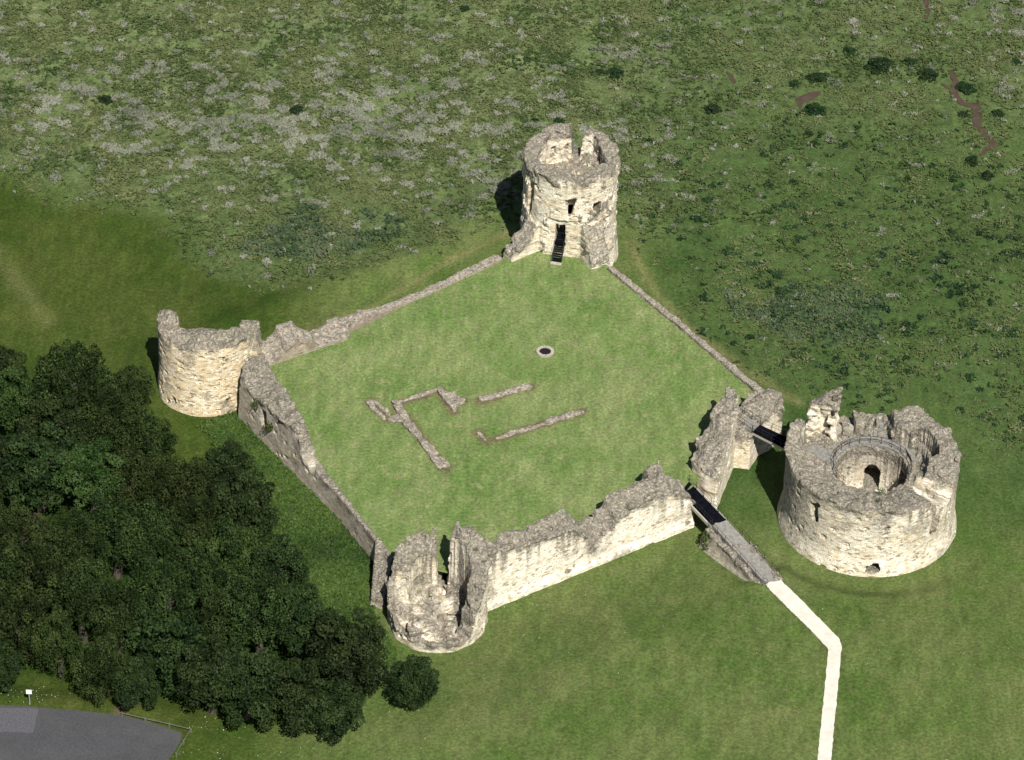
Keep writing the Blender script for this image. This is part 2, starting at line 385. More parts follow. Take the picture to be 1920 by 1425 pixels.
# ------------------------------------------------------------------ plan points (metres)
GD = -3.5                                     # floor of the dry ditch at the wall feet
nw_c = XY(390, 724, GD); ne_c = XY(1066, 432, 0); sw_c = XY(820, 1160, GD); dj_c = XY(1625, 971, GD)
R_NW, R_NE, R_SW, R_DJ = 6.05, 6.2, 6.0, 10.45
YARD = [XY(497, 690), XY(655, 628), XY(940, 489), XY(1000, 470), XY(1066, 440), XY(1140, 503), XY(1430, 745), XY(1400, 800), XY(1335, 880), XY(1290, 915),
        XY(1150, 975), XY(930, 1030), XY(850, 1075), XY(738, 1046), XY(590, 862), XY(579, 838), XY(548, 782), XY(516, 730)]
castle = [XY(440, 740, GD), nw_c, XY(640, 585), XY(930, 480), (ne_c[0]-5, ne_c[1]+4), (ne_c[0]+5, ne_c[1]+4), XY(1165, 500), XY(1445, 735), XY(1404, 877, GD), XY(1345, 953, GD),
          XY(1300, 985, GD), XY(915, 1143, GD), (sw_c[0], sw_c[1]-5), (sw_c[0]-5.5, sw_c[1]), XY(700, 1055, GD), XY(626, 966, GD), XY(450, 790, GD)]
RAMP_Z0, RAMP_Z1 = -0.35, -1.55
path_pts = [XY(1447, 1089, -1.5), XY(1565, 1208, -1.5), XY(1546, 1425, -1.5), XY(1538, 1520, -1.5)]
CARPARK = [XY(-60, 1320, -2.2), XY(0, 1322, -2.2), XY(75, 1326, -2.2), XY(160, 1333, -2.2), XY(240, 1344, -2.2), XY(300, 1360, -2.2), XY(338, 1373, -2.2), XY(342, 1378, -2.2), XY(334, 1398, -2.2), XY(318, 1420, -2.2), XY(300, 1470, -2.2), XY(-60, 1560, -2.2)]
CREEKS = [([XY((a/3.097)+1300, b/3.097, -4.2) for a, b in ((1490, 430), (1520, 500), (1510, 570), (1560, 628), (1640, 640), (1650, 700), (1645, 760), (1700, 812), (1742, 865), (1695, 890), (1668, 930))],
           [.7, 1.0, 1.15, 1.0, 1.5, 1.5, 1.1, .9, 1.2, .8, .4], 'long winding brown mud creek in the green marsh by the right edge'),
          ([XY((a/3.097)+1300, b/3.097, -4.2) for a, b in ((1325, -30), (1345, 20), (1358, 70), (1352, 130))], [.7, .7, .9, .5], ''),
          ([XY((a/3.097)+1300, b/3.097, -4.2) for a, b in ((1440, 510), (1465, 530), (1500, 540))], [.35, .5, .5], '')]
POOLS = [[XY((a/3.097)+1300, b/3.097, -4.2) for a, b in ((590, 590), (640, 568), (690, 548), (742, 546), (735, 570), (690, 600), (640, 615), (622, 655), (605, 630))],
         [XY((a/3.097)+1300, b/3.097, -4.2) for a, b in ((192, 430), (225, 445), (252, 490), (240, 508), (215, 480))]]
ROUGH = [XY(a, b, -4) for a, b in ((-200, 300), (0, 330), (120, 350), (230, 375), (330, 430), (420, 505), (560, 520), (660, 495), (740, 478), (880, 425), (960, 385), (1060, 330), (1170, 330), (1200, 420), (1290, 540), (1420, 690), (1560, 745), (1720, 720), (1850, 800), (1930, 900), (2150, 900), (2150, -250), (-200, -250))]
LUSH = [XY(a, b, GD) for a, b in ((440, 785), (560, 900), (700, 1060), (690, 1150), (730, 1215), (740, 1260), (600, 1200), (470, 900), (380, 800))]
WOOD = [XY(a, b, -3.2) for a, b in ((-80, 760), (60, 720), (180, 740), (260, 830), (330, 900), (420, 950), (470, 1000), (540, 1130), (640, 1230), (690, 1290), (620, 1360), (450, 1345), (330, 1300), (200, 1295), (110, 1265), (60, 1250), (-80, 1260))]
def terrain(x, y, rough=None):
    dP = sdpoly(castle, x, y); dD = np.hypot(x-dj_c[0], y-dj_c[1])-R_DJ
    south = sstep(-5, -40, y+0.25*x)*sstep(-30, -5, x)
    east = sstep(30, 62, x)*sstep(-50, 20, y)
    zo = -3.9+2.35*south+0.3*east
    zo = zo+1.7*sstep(-20, -45, x)*sstep(-52, -62, y)
    # bank outside the north and east walls
    north = sstep(-6, 6, y-0.1*x+abs(0)*x)
    bank = np.exp(-((dP-9.5)/2.6)**2)*north*.6
    d = np.minimum(dP, dD)
    rise = sstep(2.0, 18.0, dP)
    z = GD+(zo-GD)*rise+bank
    # ditch round the great tower, with a low crest
    k = sstep(2.6, 5.6, dD)
    z = GD+(z-GD)*np.where(dD < 5.6, k, 1.0)+0.07*np.exp(-((dD-5.8)/1.1)**2)*south
    # approach to the causeway
    c = sdline([XY(1400, 1040, -1.5)]+path_pts, x, y)
    z = z+(-1.6-z)*sstep(5.0, 0.8, c)*sstep(8.5, 10.5, np.hypot(x-XY(1345, 985, -1)[0], y-XY(1345, 985, -1)[1]))
    cp = sdpoly(CARPARK, x, y); z = z+(-2.24-z)*sstep(5.0, 0.0, cp)
    z = z+0.25*vnoise(x/23+3, y/23, x*0+.5)+0.07*vnoise(x/5, y/5, x*0+8.5)
    return z
def h1(x, y): return float(terrain(np.array([x]), np.array([y]))[0])

# ------------------------------------------------------------------ ground
def ground_masks(x, y):
    e = 2.2*fbm(x/9, y/9, 2.0)
    rough = sstep(5.0, -5.0, sdpoly(ROUGH, x, y)+e*2.6)
    lush = sstep(1.2, -1.5, sdpoly(LUSH, x, y)+e*.5)
    # pale plants: most in the saltmarsh behind the castle
    c0 = XY(560, 235, -4)
    dist = np.sqrt(((x-c0[0])/38)**2+((y-c0[1])/13)**2)
    dens = np.exp(-dist**2)*.56+.08*sstep(40, 70, y)+.2*np.exp(-((x-6)/14)**2-((y-48)/7)**2)+.5*sstep(62, 82, x)*sstep(50, 75, y)
    silver = rough*sstep(-.06, .34, fbm(x/1.5, y/1.15, 6.0, 3)*1.35+dens*1.0-.66)
    track = []
    worn = np.zeros_like(x)
    for pts, wd, st in (([XY(600, 612, -3), XY(700, 570, -3), XY(850, 480, -3), XY(960, 428, -3)], .55, .8),
                        ([XY(480, 640, -3), XY(600, 612, -3)], 1.0, .35),
                        ([XY(1180, 450, -3), XY(1215, 520, -3), XY(1290, 610, -3), XY(1400, 690, -3), XY(1500, 750, -3)], .8, .65),
                        ([(dj_c[0]+(R_DJ+5.7)*math.cos(math.radians(q)), dj_c[1]+(R_DJ+5.7)*math.sin(math.radians(q))) for q in range(232, 306, 6)], .32, .30), ([XY(170, 190, -4), XY(195, 290, -4), XY(215, 360, -4), XY(260, 370, -4)], 1.2, .55), ([XY(-20, 460, -4), XY(40, 540, -4), XY(85, 600, -4)], 1.3, .35)):
        worn = np.maximum(worn, st*np.exp(-(sdline(pts, x, y)+.35*vnoise(x/2, y/2, x*0))**2/wd**2))
    dD = np.hypot(x-dj_c[0], y-dj_c[1])-R_DJ
    soil = np.exp(-(sdline([XY(222, 1340, -2.2), XY(230, 1318, -2.2)], x, y)/.55)**2)
    soil = np.maximum(soil, .9*np.exp(-(sdline([XY(62, 960, -3), XY(75, 985, -3)], x, y)/.8)**2))
    blue = sstep(.3, 0, sdpoly([XY(a, b, -4) for a, b in ((480, 425), (560, 405), (650, 425), (740, 430), (720, 460), (620, 485), (500, 480))], x, y)/6+.6*fbm(x/4, y/4, 9.0, 2))
    blue = np.maximum(blue, sstep(.3, 0, sdpoly([XY(a, b, -4) for a, b in ((1400, 560), (1480, 530), (1600, 545), (1640, 620), (1560, 650), (1430, 620))], x, y)/6+.7*fbm(x/4, y/4, 4.0, 2))*.8)
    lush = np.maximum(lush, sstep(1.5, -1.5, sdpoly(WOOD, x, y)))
    field = sstep(-18, -34, x)*(1-rough)            # mown field on the left, deeper green
    eastf = sstep(8, 25, x)*sstep(-32, -10, y)*(1-.55*sstep(45, 85, y))
    eastf = np.maximum(eastf, .72*rough*sstep(66, 22, y))
    silver = silver*(1-.75*sstep(12, 30, x)*sstep(110, 70, y))
    return rough, lush, silver, worn, soil, blue, field, eastf
gx = np.concatenate([[-2500, -800, -300, -160, -110], np.arange(-84, 84.01, .5), [110, 160, 300, 800, 2500]])
gy = np.concatenate([[-2500, -800, -300, -160, -100], np.arange(-76, 112.01, .5), [135, 170, 300, 800, 2500]])
X, Y = np.meshgrid(gx, gy, indexing='ij'); xf, yf = X.ravel(), Y.ravel()
Z = terrain(xf, yf); MK = ground_masks(xf, yf)
dry = sstep(.6, 2.2, np.min([sdline(c[0], xf, yf) for c in CREEKS]+[np.maximum(sdpoly(p, xf, yf), 0) for p in POOLS], axis=0))
Z = Z+MK[0]*dry*(.16*vnoise(xf/1.1, yf/1.1, xf*0+1)+.16*vnoise(xf/2.6, yf/2.6, xf*0+4))+.05*vnoise(xf/1.2, yf/1.2, xf*0+2)*(MK[1]*3)
nx, ny = X.shape; idx = np.arange(nx*ny).reshape(nx, ny)
F = np.stack([idx[:-1, :-1], idx[1:, :-1], idx[1:, 1:], idx[:-1, 1:]], -1).reshape(-1, 4)
def grass_ground():
    mt, n, b = newmat('turf'); g = NG(n); pos = g.node('ShaderNodeNewGeometry').outputs['Position']
    s1 = g.node('ShaderNodeSeparateXYZ'); g.L(g.attr('za').outputs['Vector'], s1.inputs[0])
    s2 = g.node('ShaderNodeSeparateXYZ'); g.L(g.attr('zb').outputs['Vector'], s2.inputs[0])
    s3 = g.node('ShaderNodeSeparateXYZ'); g.L(g.attr('zc').outputs['Vector'], s3.inputs[0])
    rough, lush, silver = s1.outputs; worn, soil, blue = s2.outputs; field, eastf, yard = s3.outputs
    patch = g.noise(pos, .11, 4, .6); fine = g.noise(pos, 2.6, 6, .8); midn = g.noise(pos, .7, 4, .65)
    lawn = g.mix(g.ramp(patch, [(.35, 0.0), (.65, 1.0)]), (.050, .082, .018), (.082, .102, .033))
    lawn = g.mix(g.ramp(midn, [(.5, 0.0), (.78, .55)]), lawn, (.112, .110, .050))
    lawn = g.mix(yard, lawn, g.mix(g.ramp(patch, [(.35, 0.0), (.62, 1.0)]), (.076, .125, .032), (.128, .159, .059)))
    lawn = g.mix(g.math('MULTIPLY', yard, g.ramp(midn, [(.50, 0.0), (.75, .7)])), lawn, (0.1849, 0.1763, 0.0903))
    fld = g.mix(g.ramp(patch, [(.35, 0.0), (.7, 1.0)]), (0.0231, 0.0435, 0.0061), (0.0462, 0.0598, 0.0129))
    fld = g.mix(g.ramp(midn, [(.52, 0.0), (.8, .5)]), fld, (0.0700, 0.0735, 0.0245))
    c = g.mix(field, lawn, fld)
    ef = g.mix(g.ramp(patch, [(.35, 0.0), (.65, 1.0)]), (.022, .047, .011), (.044, .071, .020))
    wv = g.node('ShaderNodeTexWave', wave_type='BANDS', bands_direction='DIAGONAL'); g.L(g.map(pos, (.55, -.32, 0)), wv.inputs['Vector']); wv.inputs['Scale'].default_value = .34; wv.inputs['Distortion'].default_value = 1.6; wv.inputs['Detail'].default_value = 2; wv.inputs['Detail Scale'].default_value = .6
    c = g.mix(1.0, c, g.ramp(wv.outputs['Fac'], [(.2, .965), (.8, 1.035)]), 'MULTIPLY')
    c = g.mix(g.math('MULTIPLY', eastf, .85), c, ef)
    ro = g.mix(g.ramp(midn, [(.3, 0.0), (.7, 1.0)]), (.053, .079, .026), (.118, .136, .060))
    ro = g.mix(g.ramp(patch, [(.45, 0.0), (.7, .5)]), ro, (.056, .095, .028))
    ro = g.mix(g.math('MULTIPLY', eastf, .85), ro, ef)
    c = g.mix(rough, c, ro)
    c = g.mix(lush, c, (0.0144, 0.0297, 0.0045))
    c = g.mix(g.math('MULTIPLY', blue, .5), c, (0.0330, 0.0600, 0.0300)); c = g.mix(g.math('MULTIPLY', silver, .6), c, (.13, .14, .10))
    c = g.mix(worn, c, (0.1178, 0.1147, 0.0465)); c = g.mix(soil, c, (0.0900, 0.0630, 0.0420))
    sw = g.noise(g.map(pos, (.9, .16, 1)), 1.0, 3, .6)
    c = g.mix(1.0, c, g.ramp(sw, [(.3, .84), (.7, 1.14)]), 'MULTIPLY')
    c = g.mix(.8, c, g.mix(1.0, c, g.ramp(fine, [(.28, .25), (.5, 1.0), (.72, 1.9)]), 'MULTIPLY'))
    g.L(c, b.inputs['Base Color']); b.inputs['Roughness'].default_value = .95; b.inputs['Specular IOR Level'].default_value = .05
    g.L(g.bump(fine, .9, .16), b.inputs['Normal'])
    return mt
M_TURF = grass_ground()
za = np.stack(MK[0:3], 1); zb = np.stack(MK[3:6], 1); zc = np.stack([MK[6], MK[7], np.zeros_like(xf)], 1)
tag(link('ground', np_mesh('ground', np.stack([xf, yf, Z], 1), F, M_TURF, {'za': za, 'zb': zb, 'zc': zc}, True)), kind='structure')
# raised lawn inside the walls
FOOT_LINES = [[XY(694, 752), XY(728, 785)], [XY(728, 787), XY(748, 780)], [XY(742, 758), XY(826, 731)], [XY(745, 764), XY(835, 880)], [XY(826, 735), XY(853, 773)], [XY(838, 752), XY(868, 752)],
              [XY(899, 752), XY(995, 725)], [XY(927, 824), XY(1092, 772)], [XY(896, 812), XY(912, 828)]]
def yard_lawn():
    p = np.array(YARD); lo = p.min(0); hi = p.max(0)
    xs = np.arange(lo[0], hi[0]+.5, .5); ys = np.arange(lo[1], hi[1]+.5, .5)
    X, Y = np.meshgrid(xs, ys, indexing='ij'); x, y = X.ravel(), Y.ravel()
    s = sdpoly(YARD, x, y)-.3; e = .05; x = x.copy(); y = y.copy()
    ga = (sdpoly(YARD, x+e, y)-sdpoly(YARD, x-e, y))/(2*e); gb = (sdpoly(YARD, x, y+e)-sdpoly(YARD, x, y-e))/(2*e)
    o_ = s > 0; near = s < .75; x[o_] -= (ga*s)[o_]; y[o_] -= (gb*s)[o_]; ins = s < 0
    z = .02+.10*vnoise(x/9, y/9, x*0+4)*sstep(0, -4, sdpoly(YARD, x, y))
    nx, ny = X.shape; idx = np.arange(nx*ny).reshape(nx, ny)
    F = np.stack([idx[:-1, :-1], idx[1:, :-1], idx[1:, 1:], idx[:-1, 1:]], -1).reshape(-1, 4)
    F = F[ins[F].any(1) & near[F].all(1)]
    dl = np.min([sdline(l, x, y) for l in FOOT_LINES], axis=0)
    worn = .45*sstep(1.3, .5, dl+.3*vnoise(x, y, x*0)); soil = .7*sstep(.85, .45, dl+.2*vnoise(x, y, x*0+3))
    o = np.zeros_like(x); lush = o
    me = np_mesh('courtyard_lawn', np.stack([x, y, z], 1), F, M_TURF, {'za': np.stack([o, lush, o], 1), 'zb': np.stack([worn, soil, o], 1), 'zc': np.stack([o, o, o+1], 1)}, True)
    tag(link('courtyard_lawn', me), kind='structure')
yard_lawn()

# ------------------------------------------------------------------ sheets: path, car park, creeks
def ribbon(name, pts, widths, mat, lift, kind='structure', n=14):
    pts = np.array(pts); seg = np.concatenate([[0], np.cumsum(np.hypot(*np.diff(pts, axis=0).T))])
    t = np.linspace(0, seg[-1], max(8, int(seg[-1]/.5))); x = np.interp(t, seg, pts[:, 0]); y = np.interp(t, seg, pts[:, 1]); wd = np.interp(t, seg, widths)
    dx, dy = np.gradient(x), np.gradient(y); L = np.hypot(dx, dy); nxx, nyy = -dy/L, dx/L
    wob = .12*vnoise(t/.7, t*0, t*0)
    cols = []
    for k in np.linspace(-1, 1, 7):
        xx = x+nxx*(wd*k*.5+wob*abs(k)); yy = y+nyy*(wd*k*.5+wob*abs(k)); cols.append(np.stack([xx, yy, terrain(xx, yy)+lift], 1))
    V = np.stack(cols, 1).reshape(-1, 3); m = len(t); idx = np.arange(m*7).reshape(m, 7)
    F = np.stack([idx[:-1, 1:], idx[:-1, :-1], idx[1:, :-1], idx[1:, 1:]], -1).reshape(-1, 4)
    return tag(link(name, np_mesh(name, V, F, mat, None, True)), kind=kind)
for pts, wd, lab in CREEKS: ribbon('mud_creek', pts, wd, M_MUD, .10)
def sheet(name, poly, mat, lift, step=.5):
    p = np.array(poly); lo = p.min(0); hi = p.max(0); b = .12
    xs = np.arange(lo[0]-step, hi[0]+step, step); ys = np.arange(lo[1]-step, hi[1]+step, step)
    X, Y = np.meshgrid(xs, ys, indexing='ij'); x, y = X.ravel().copy(), Y.ravel().copy()
    s = sdpoly(poly, x, y)+.06*vnoise(x/.5, y/.5, x*0)+.04*vnoise(x/1.7, y/1.7, x*0)
    e = .05; gx_ = (sdpoly(poly, x+e, y)-sdpoly(poly, x-e, y))/(2*e); gy_ = (sdpoly(poly, x, y+e)-sdpoly(poly, x, y-e))/(2*e)
    out = (s > 0); x[out] -= (gx_*s)[out]; y[out] -= (gy_*s)[out]
    nx, ny = X.shape; idx = np.arange(nx*ny).reshape(nx, ny)
    F = np.stack([idx[:-1, :-1], idx[1:, :-1], idx[1:, 1:], idx[:-1, 1:]], -1).reshape(-1, 4)
    F = F[(s[F] < .0).any(1) & (s[F] < step*1.5).all(1)]
    return tag(link(name, np_mesh(name, np.stack([x, y, terrain(x, y)+lift], 1), F, mat, None, True)), kind='structure')
for p in POOLS: sheet('mud_pool', p, M_MUD, .08, .3)
sheet('car_park', CARPARK, M_ASPH, .06)
sheet('car_park_patch', [XY(-60, 1325, -2.2), XY(72, 1329, -2.2), XY(62, 1374, -2.2), XY(-60, 1371, -2.2)], M_PATCH, .075)
def path_sheet():
    L = [XY(1434, 1095, -1.55), XY(1553, 1214, -1.5), XY(1551, 1240, -1.5), XY(1533, 1425, -1.5), XY(1524, 1520, -1.5)]
    R = [XY(1460, 1083, -1.55), XY(1572, 1193, -1.5), XY(1579, 1206, -1.5), XY(1558, 1425, -1.5), XY(1549, 1520, -1.5)]
    sheet('path', L+R[::-1], M_PATH, .07, .3)
path_sheet()

# ------------------------------------------------------------------ towers and walls
def cyl_uv(R, seam=math.pi/2):
    def f(x, y, z):
        a = np.mod(np.arctan2(y, x)-seam, 2*math.pi); return a*R, z+50
    return f
def pol(x, y): return np.hypot(x, y), np.mod(np.degrees(np.arctan2(y, x)), 360)
def angdiff(a, b): return np.mod(a-b+180, 360)-180
def mx(l):
    r = l[0]
    for q in l[1:]: r = np.maximum(r, q)
    return r
def hole(x, y, z, ang, z0, z1, w0, w1, r0, r1, skew=0.0, drop=0.0):
    """radial opening at angle ang (deg): width w0 at the foot, w1 at the head"""
    ca, sa = math.cos(math.radians(ang)), math.sin(math.radians(ang))
    al = x*ca+y*sa; ac = -x*sa+y*ca
    z0 = z0-drop*np.clip(r1-1.2-al, 0, 3); zm = (z0+z1)/2; t = np.clip((z-z0)/(z1-z0), 0, 1)
    return mx([np.abs(ac-skew*(z-(z1+z0)/2))-(w0+(w1-w0)*t)/2+0*al, np.abs(z-zm)-(z1-z0)/2+0*al+0*ac, r0-al+0*z+0*ac, al-r1+0*z+0*ac])
def ramp_a(a, pts):
    return np.interp(a, [p[0] for p in pts], [p[1] for p in pts])
# --- tall round tower at the far corner
def build_ne():
    z0 = -4.0
    hp = [(0, 12.3), (20, 12.7), (45, 13.0), (66, 13.1), (71, 12.6), (74, 9.0), (86, 9.0), (90, 12.8), (105, 13.2), (135, 13.0), (165, 12.7), (195, 12.4), (215, 12.5), (240, 12.6), (262, 12.7), (276, 12.0), (290, 12.1), (303, 12.6), (330, 12.4), (360, 12.3)]
    floor = 8.0
    lx, ly = (XY(935, 488)[0]-ne_c[0], XY(935, 488)[1]-ne_c[1]); la = math.atan2(ly, lx)
    rx, ry = (XY(1135, 505)[0]-ne_c[0], XY(1135, 505)[1]-ne_c[1]); ra = math.atan2(ry, rx)
    def stub(x, y, ang, r0, r1, w, zt0, zt1, off=0.0, pw=1.0):
        al = x*math.cos(ang)+y*math.sin(ang); ac = -x*math.sin(ang)+y*math.cos(ang)-off
        t = np.clip((al-r0)/(r1-r0), 0, 1); return np.maximum(np.abs(ac)-w/2, np.maximum(r0-2-al, al-r1)), zt0+(zt1-zt0)*t**pw
    def Hf(x, y):
        r, a = pol(x, y); h = ramp_a(a, hp)
        h = np.where(r < 4.3, floor, h)
        d1, h1_ = stub(x, y, la, 5.6, 10.4, 2.1, 6.2, .9, .3, .55); d2, h2_ = stub(x, y, ra, 5.4, 9.0, 2.9, 6.2, 1.0, -.25, 1.2)
        hs = np.where(d1 < .3, h1_, 0); hs = np.maximum(hs, np.where(d2 < .3, h2_, 0))
        return np.where(r < R_NE+.1, h, hs)
    def sdf(x, y, z):
        r, a = pol(x, y); h = ramp_a(a, hp)
        R = R_NE+0.5*sstep(1.5, -3.5, z)
        # slightly flattened towards the courtyard
        fl = -(x*math.cos(math.radians(262))+y*math.sin(math.radians(262)))*-1-5.75
        body = np.maximum(np.maximum(r-R, z-h), np.where(z < 6.0, fl, -9))
        body = np.maximum(body, -np.maximum(r-4.3+.25*np.sin(np.radians(a*5)), floor-z))
        d1, h1_ = stub(x, y, la, 5.6, 10.4, 2.1, 6.2, .9, .3, .55); d2, h2_ = stub(x, y, ra, 5.4, 9.0, 2.9, 6.2, 1.0, -.25, 1.2)
        body = np.minimum(body, np.minimum(np.maximum(d1, (z-h1_)*.8), np.maximum(d2, (z-h2_)*.7)))
        for H in (hole(x, y, z, 258, 1.55, 5.0, 1.4, 1.3, -1.0, 7.5), hole(x, y, z, 271, 6.9, 9.6, .5, 1.2, 2.0, 7, .12, 1.2), hole(x, y, z, 304, 5.9, 8.3, 1.3, 1.35, 2.0, 7, .18, 2.2),
                  np.maximum(r-3.8, np.abs(z-4.4)-3.0), hole(x, y, z, 318, 4.6, 5.1, .4, .5, 5, 7), hole(x, y, z, 212, 4.6, 10.3, .6, 1.0, 5.2, 7.5, .1), hole(x, y, z, 120, 9.2, 10.7, .9, .7, 3, 5.3), hole(x, y, z, 100, 10.4, 10.9, .9, .7, 3, 4.8),
                  hole(x, y, z, 52, 8.5, 13.5, .45, .45, 3.2, 4.7), hole(x, y, z, 28, 9.6, 11.9, 1.0, .9, 3.2, 5.4)):
            body = np.maximum(body, -H)
        # debris slope inside
        body = np.minimum(body, mx([r-4.5+0*z, floor-.5-z+0*r, z-(floor+np.clip(1.9*(x+y*.35)/3.5, 0, 2.0)+2.4*sstep(-.6, -2.6, y))]))
        return body
    o = ruin('round_tower', sdf, Hf, (-10.5, -11, z0), (9, 7.2, 14.2), cyl_uv(R_NE), M_STONE, (ne_c[0], ne_c[1], 0), seed=3, pits=.05, streak=1.0, Wf=lambda x, y: np.where(pol(x, y)[0] < R_NE+.15, ramp_a(pol(x, y)[1], hp), Hf(x, y)), mod=lambda V, N: np.where(np.hypot(V[:, 0], V[:, 1]) > R_NE-.1, .75, 1.0)*np.where((V[:, 2] < 9.2) & (np.hypot(V[:, 0], V[:, 1]) < 4.3), .7, 1.0))
    tag(o, 'tall round tower standing complete to a cracked rim at the far corner of the lawn', 'tower', 'ruined towers of the castle')
    # wooden steps to the doorway, dark grille in it
    a = math.radians(258); ux, uy = math.cos(a), math.sin(a); vx, vy = -uy, ux
    st = empty('steps', (0, 0, 0)); st.parent = o
    n = 8
    for i in range(n):
        b = MB(); r = 5.7+i*.21+.1; z = 1.75-i*.22
        b.box((ux*r, uy*r, z), (.24, 1.15, .06), a); b.build('tread', M_BLACK, st)
    for s in (-.62, .62):
        b = MB(); b.bar((ux*5.7+vx*s, uy*5.7+vy*s, 1.72), (ux*7.5+vx*s, uy*7.5+vy*s, -.05), .06); b.build('stringer', M_IRON, st)
        b = MB(); b.bar((ux*5.75+vx*s, uy*5.75+vy*s, 2.6), (ux*7.45+vx*s, uy*7.45+vy*s, .95), .03); b.bar((ux*7.45+vx*s, uy*7.45+vy*s, 0), (ux*7.45+vx*s, uy*7.45+vy*s, .95), .03)
        b.build('handrail', M_IRON, st)
    b = MB(); b.box((ux*2.6, uy*2.6, 1.9), (6.4, 1.42, .16), a); b.build('landing', M_BLACK, st)
    b = MB(); b.box((ux*7.7, uy*7.7, .08), (.55, 1.5, .16), a); b.build('threshold', M_WELL, st, bevel=.03)
    b = MB()
    for k in range(7):
        s = -.54+.18*k; b.bar((ux*5.2+vx*s, uy*5.2+vy*s, 1.9), (ux*5.2+vx*s, uy*5.2+vy*s, 4.7), .02)
    for zz in (2.2, 3.3, 4.4): b.bar((ux*5.2-vx*.6, uy*5.2-vy*.6, zz), (ux*5.2+vx*.6, uy*5.2+vy*.6, zz), .025)
    b.build('gate', M_IRON, o)
    return o
build_ne()
# --- left corner tower
def build_nw():
    hp = [(0, 4.2), (20, 2.2), (45, 1.0), (90, -.6), (120, -.4), (150, 2.0), (160, 5.5), (168, 7.7), (188, 8.1), (197, 7.8), (204, 7.4), (228, 7.3), (255, 7.4), (275, 7.4), (290, 7.1), (310, 7.1), (335, 7.0), (345, 6.8), (352, 5.6), (360, 4.2)]
    def Hf(x, y):
        r, a = pol(x, y); h = ramp_a(a, hp)
        infill = 7.3-.5*np.clip(y+2.6, 0, 9)**1.3
        return np.where(r < 3.6, np.minimum(infill, h), h)
    def sdf(x, y, z):
        r, a = pol(x, y); R = R_NW+.25*sstep(1.5, -4, z)
        b = np.maximum(r-R, (z-Hf(x, y))*.75)
        for H in (hole(x, y, z, 232, -2.4, -1.6, .9, .5, 5.3, 7), hole(x, y, z, 298, -2.2, -1.2, .4, .9, 5.3, 7, .6), hole(x, y, z, 330, 3, 3.5, .5, .5, 5.3, 7), hole(x, y, z, 300, 4.6, 5.1, .8, .4, 5.6, 7)):
            b = np.maximum(b, -H)
        # broken stub where the curtain walls met it
        st = mx([np.abs(x-5.9+.1*z)-1.0+0*y, np.abs(y-.6)-2.8+0*x, z-(5.8-.55*np.abs(y-1.2))+0*x])
        return np.minimum(b, st)
    o = ruin('round_tower', sdf, Hf, (-6.9, -6.9, -4.4), (7.6, 6.9, 10.2), cyl_uv(R_NW), M_TAN, (nw_c[0], nw_c[1], 0), seed=31, pits=.075, streak=1.0)
    tag(o, 'tan round tower with one raised horn on its rim, beside the wood', 'tower', 'ruined towers of the castle')
build_nw()
# --- front corner tower, split open
def build_sw():
    hp = [(0, 4.8), (15, 5.5), (30, 6.6), (45, 7.1), (60, 7.1), (72, 6.4), (76, -1.5), (90, -1.5), (93, 4.6), (110, 5.3), (128, 5.1), (142, 4.4), (152, 4.0), (157, 2.2), (176, 1.5), (183, 1.2), (190, -.6), (205, -.9), (222, -1.6), (245, -2.0), (265, -2.2), (285, -2.4), (306, -2.1), (315, -1.2), (320, 1.4), (332, 2.0), (337, 3.8), (360, 4.8)]
    def Hf(x, y):
        r, a = pol(x, y); h = ramp_a(a, hp)
        k = np.clip((r-3.8)/1.8, 0, 1)
        slope = np.where((a > 90) & (a < 240), (1-k)*1.5, np.where((a < 78) | (a > 320), (1-k)*.6, (1-k)*.5))
        h = h-slope
        fl = -3.2+.55*np.floor(np.clip(y+1.6, 0, 4)/1.1)*np.where(a < 270, 1, 0)
        return np.where(r < 3.8, np.minimum(fl, h+2), h)
    def sdf(x, y, z):
        r, a = pol(x, y); R = R_SW-.1+.13*vnoise(x/1.1, y/1.1, z/1.1)*(y < 0)
        b = np.maximum(r-R, (z-Hf(x, y))*.7)
        # fallen core lying on the front rim, ledges of broken vaulting inside the left fragment
        b = np.minimum(b, (np.sqrt(((x+1.9)/2.0)**2+((y+3.9)/1.35)**2+((z+2.3)/1.9)**2)-1)*1.2)
        for (rr_, zz_, a0_, a1_) in ((3.0, -1.9, 95, 215), (2.3, -2.5, 80, 235), (3.5, -.7, 100, 190)):
            b = np.minimum(b, mx([rr_-r+0*z, r-5+0*z, z-zz_+0*r, np.where((a > a0_) & (a < a1_), -9, 9)+0*z]))
        for H in (hole(x, y, z, 83, -2.6, 8, 1.2, 1.9, 2.5, 7.5),):
            b = np.maximum(b, -H)
        return b
    def ext(V, N):
        r, a = pol(V[:, 0], V[:, 1]); return np.where(r < 5.0, .30+.45*vnoise(V[:, 0]/1.1, V[:, 1]/1.1, V[:, 2]/1.1), 0)*(V[:, 2] < 3)
    o = ruin('round_tower', sdf, Hf, (-6.9, -6.9, -4.4), (6.9, 6.9, 8.2), cyl_uv(R_SW), M_STONE, (sw_c[0], sw_c[1], 0), seed=57, pits=.07, amp=1.28, streak=.8, mod=lambda V, N: np.where((np.hypot(V[:, 0], V[:, 1]) < 5.2) & (V[:, 0] < 2.5), np.clip(.60+.6*vnoise(V[:, 0]/1.2, V[:, 1]/1.2, V[:, 2]/1.2)+.5*sstep(1.2, 3.6, V[:, 2]), 0.1, 1), .9))
    tag(o, 'broken round tower split open to its floor at the near corner', 'tower', 'ruined towers of the castle')
build_sw()
def lin_uv(a, b):
    dx, dy = b[0]-a[0], b[1]-a[1]; L = math.hypot(dx, dy); dx /= L; dy /= L
    def f(x, y, z): return x*dx+y*dy+300+.35*np.abs(-x*dy+y*dx), z+50
    return f
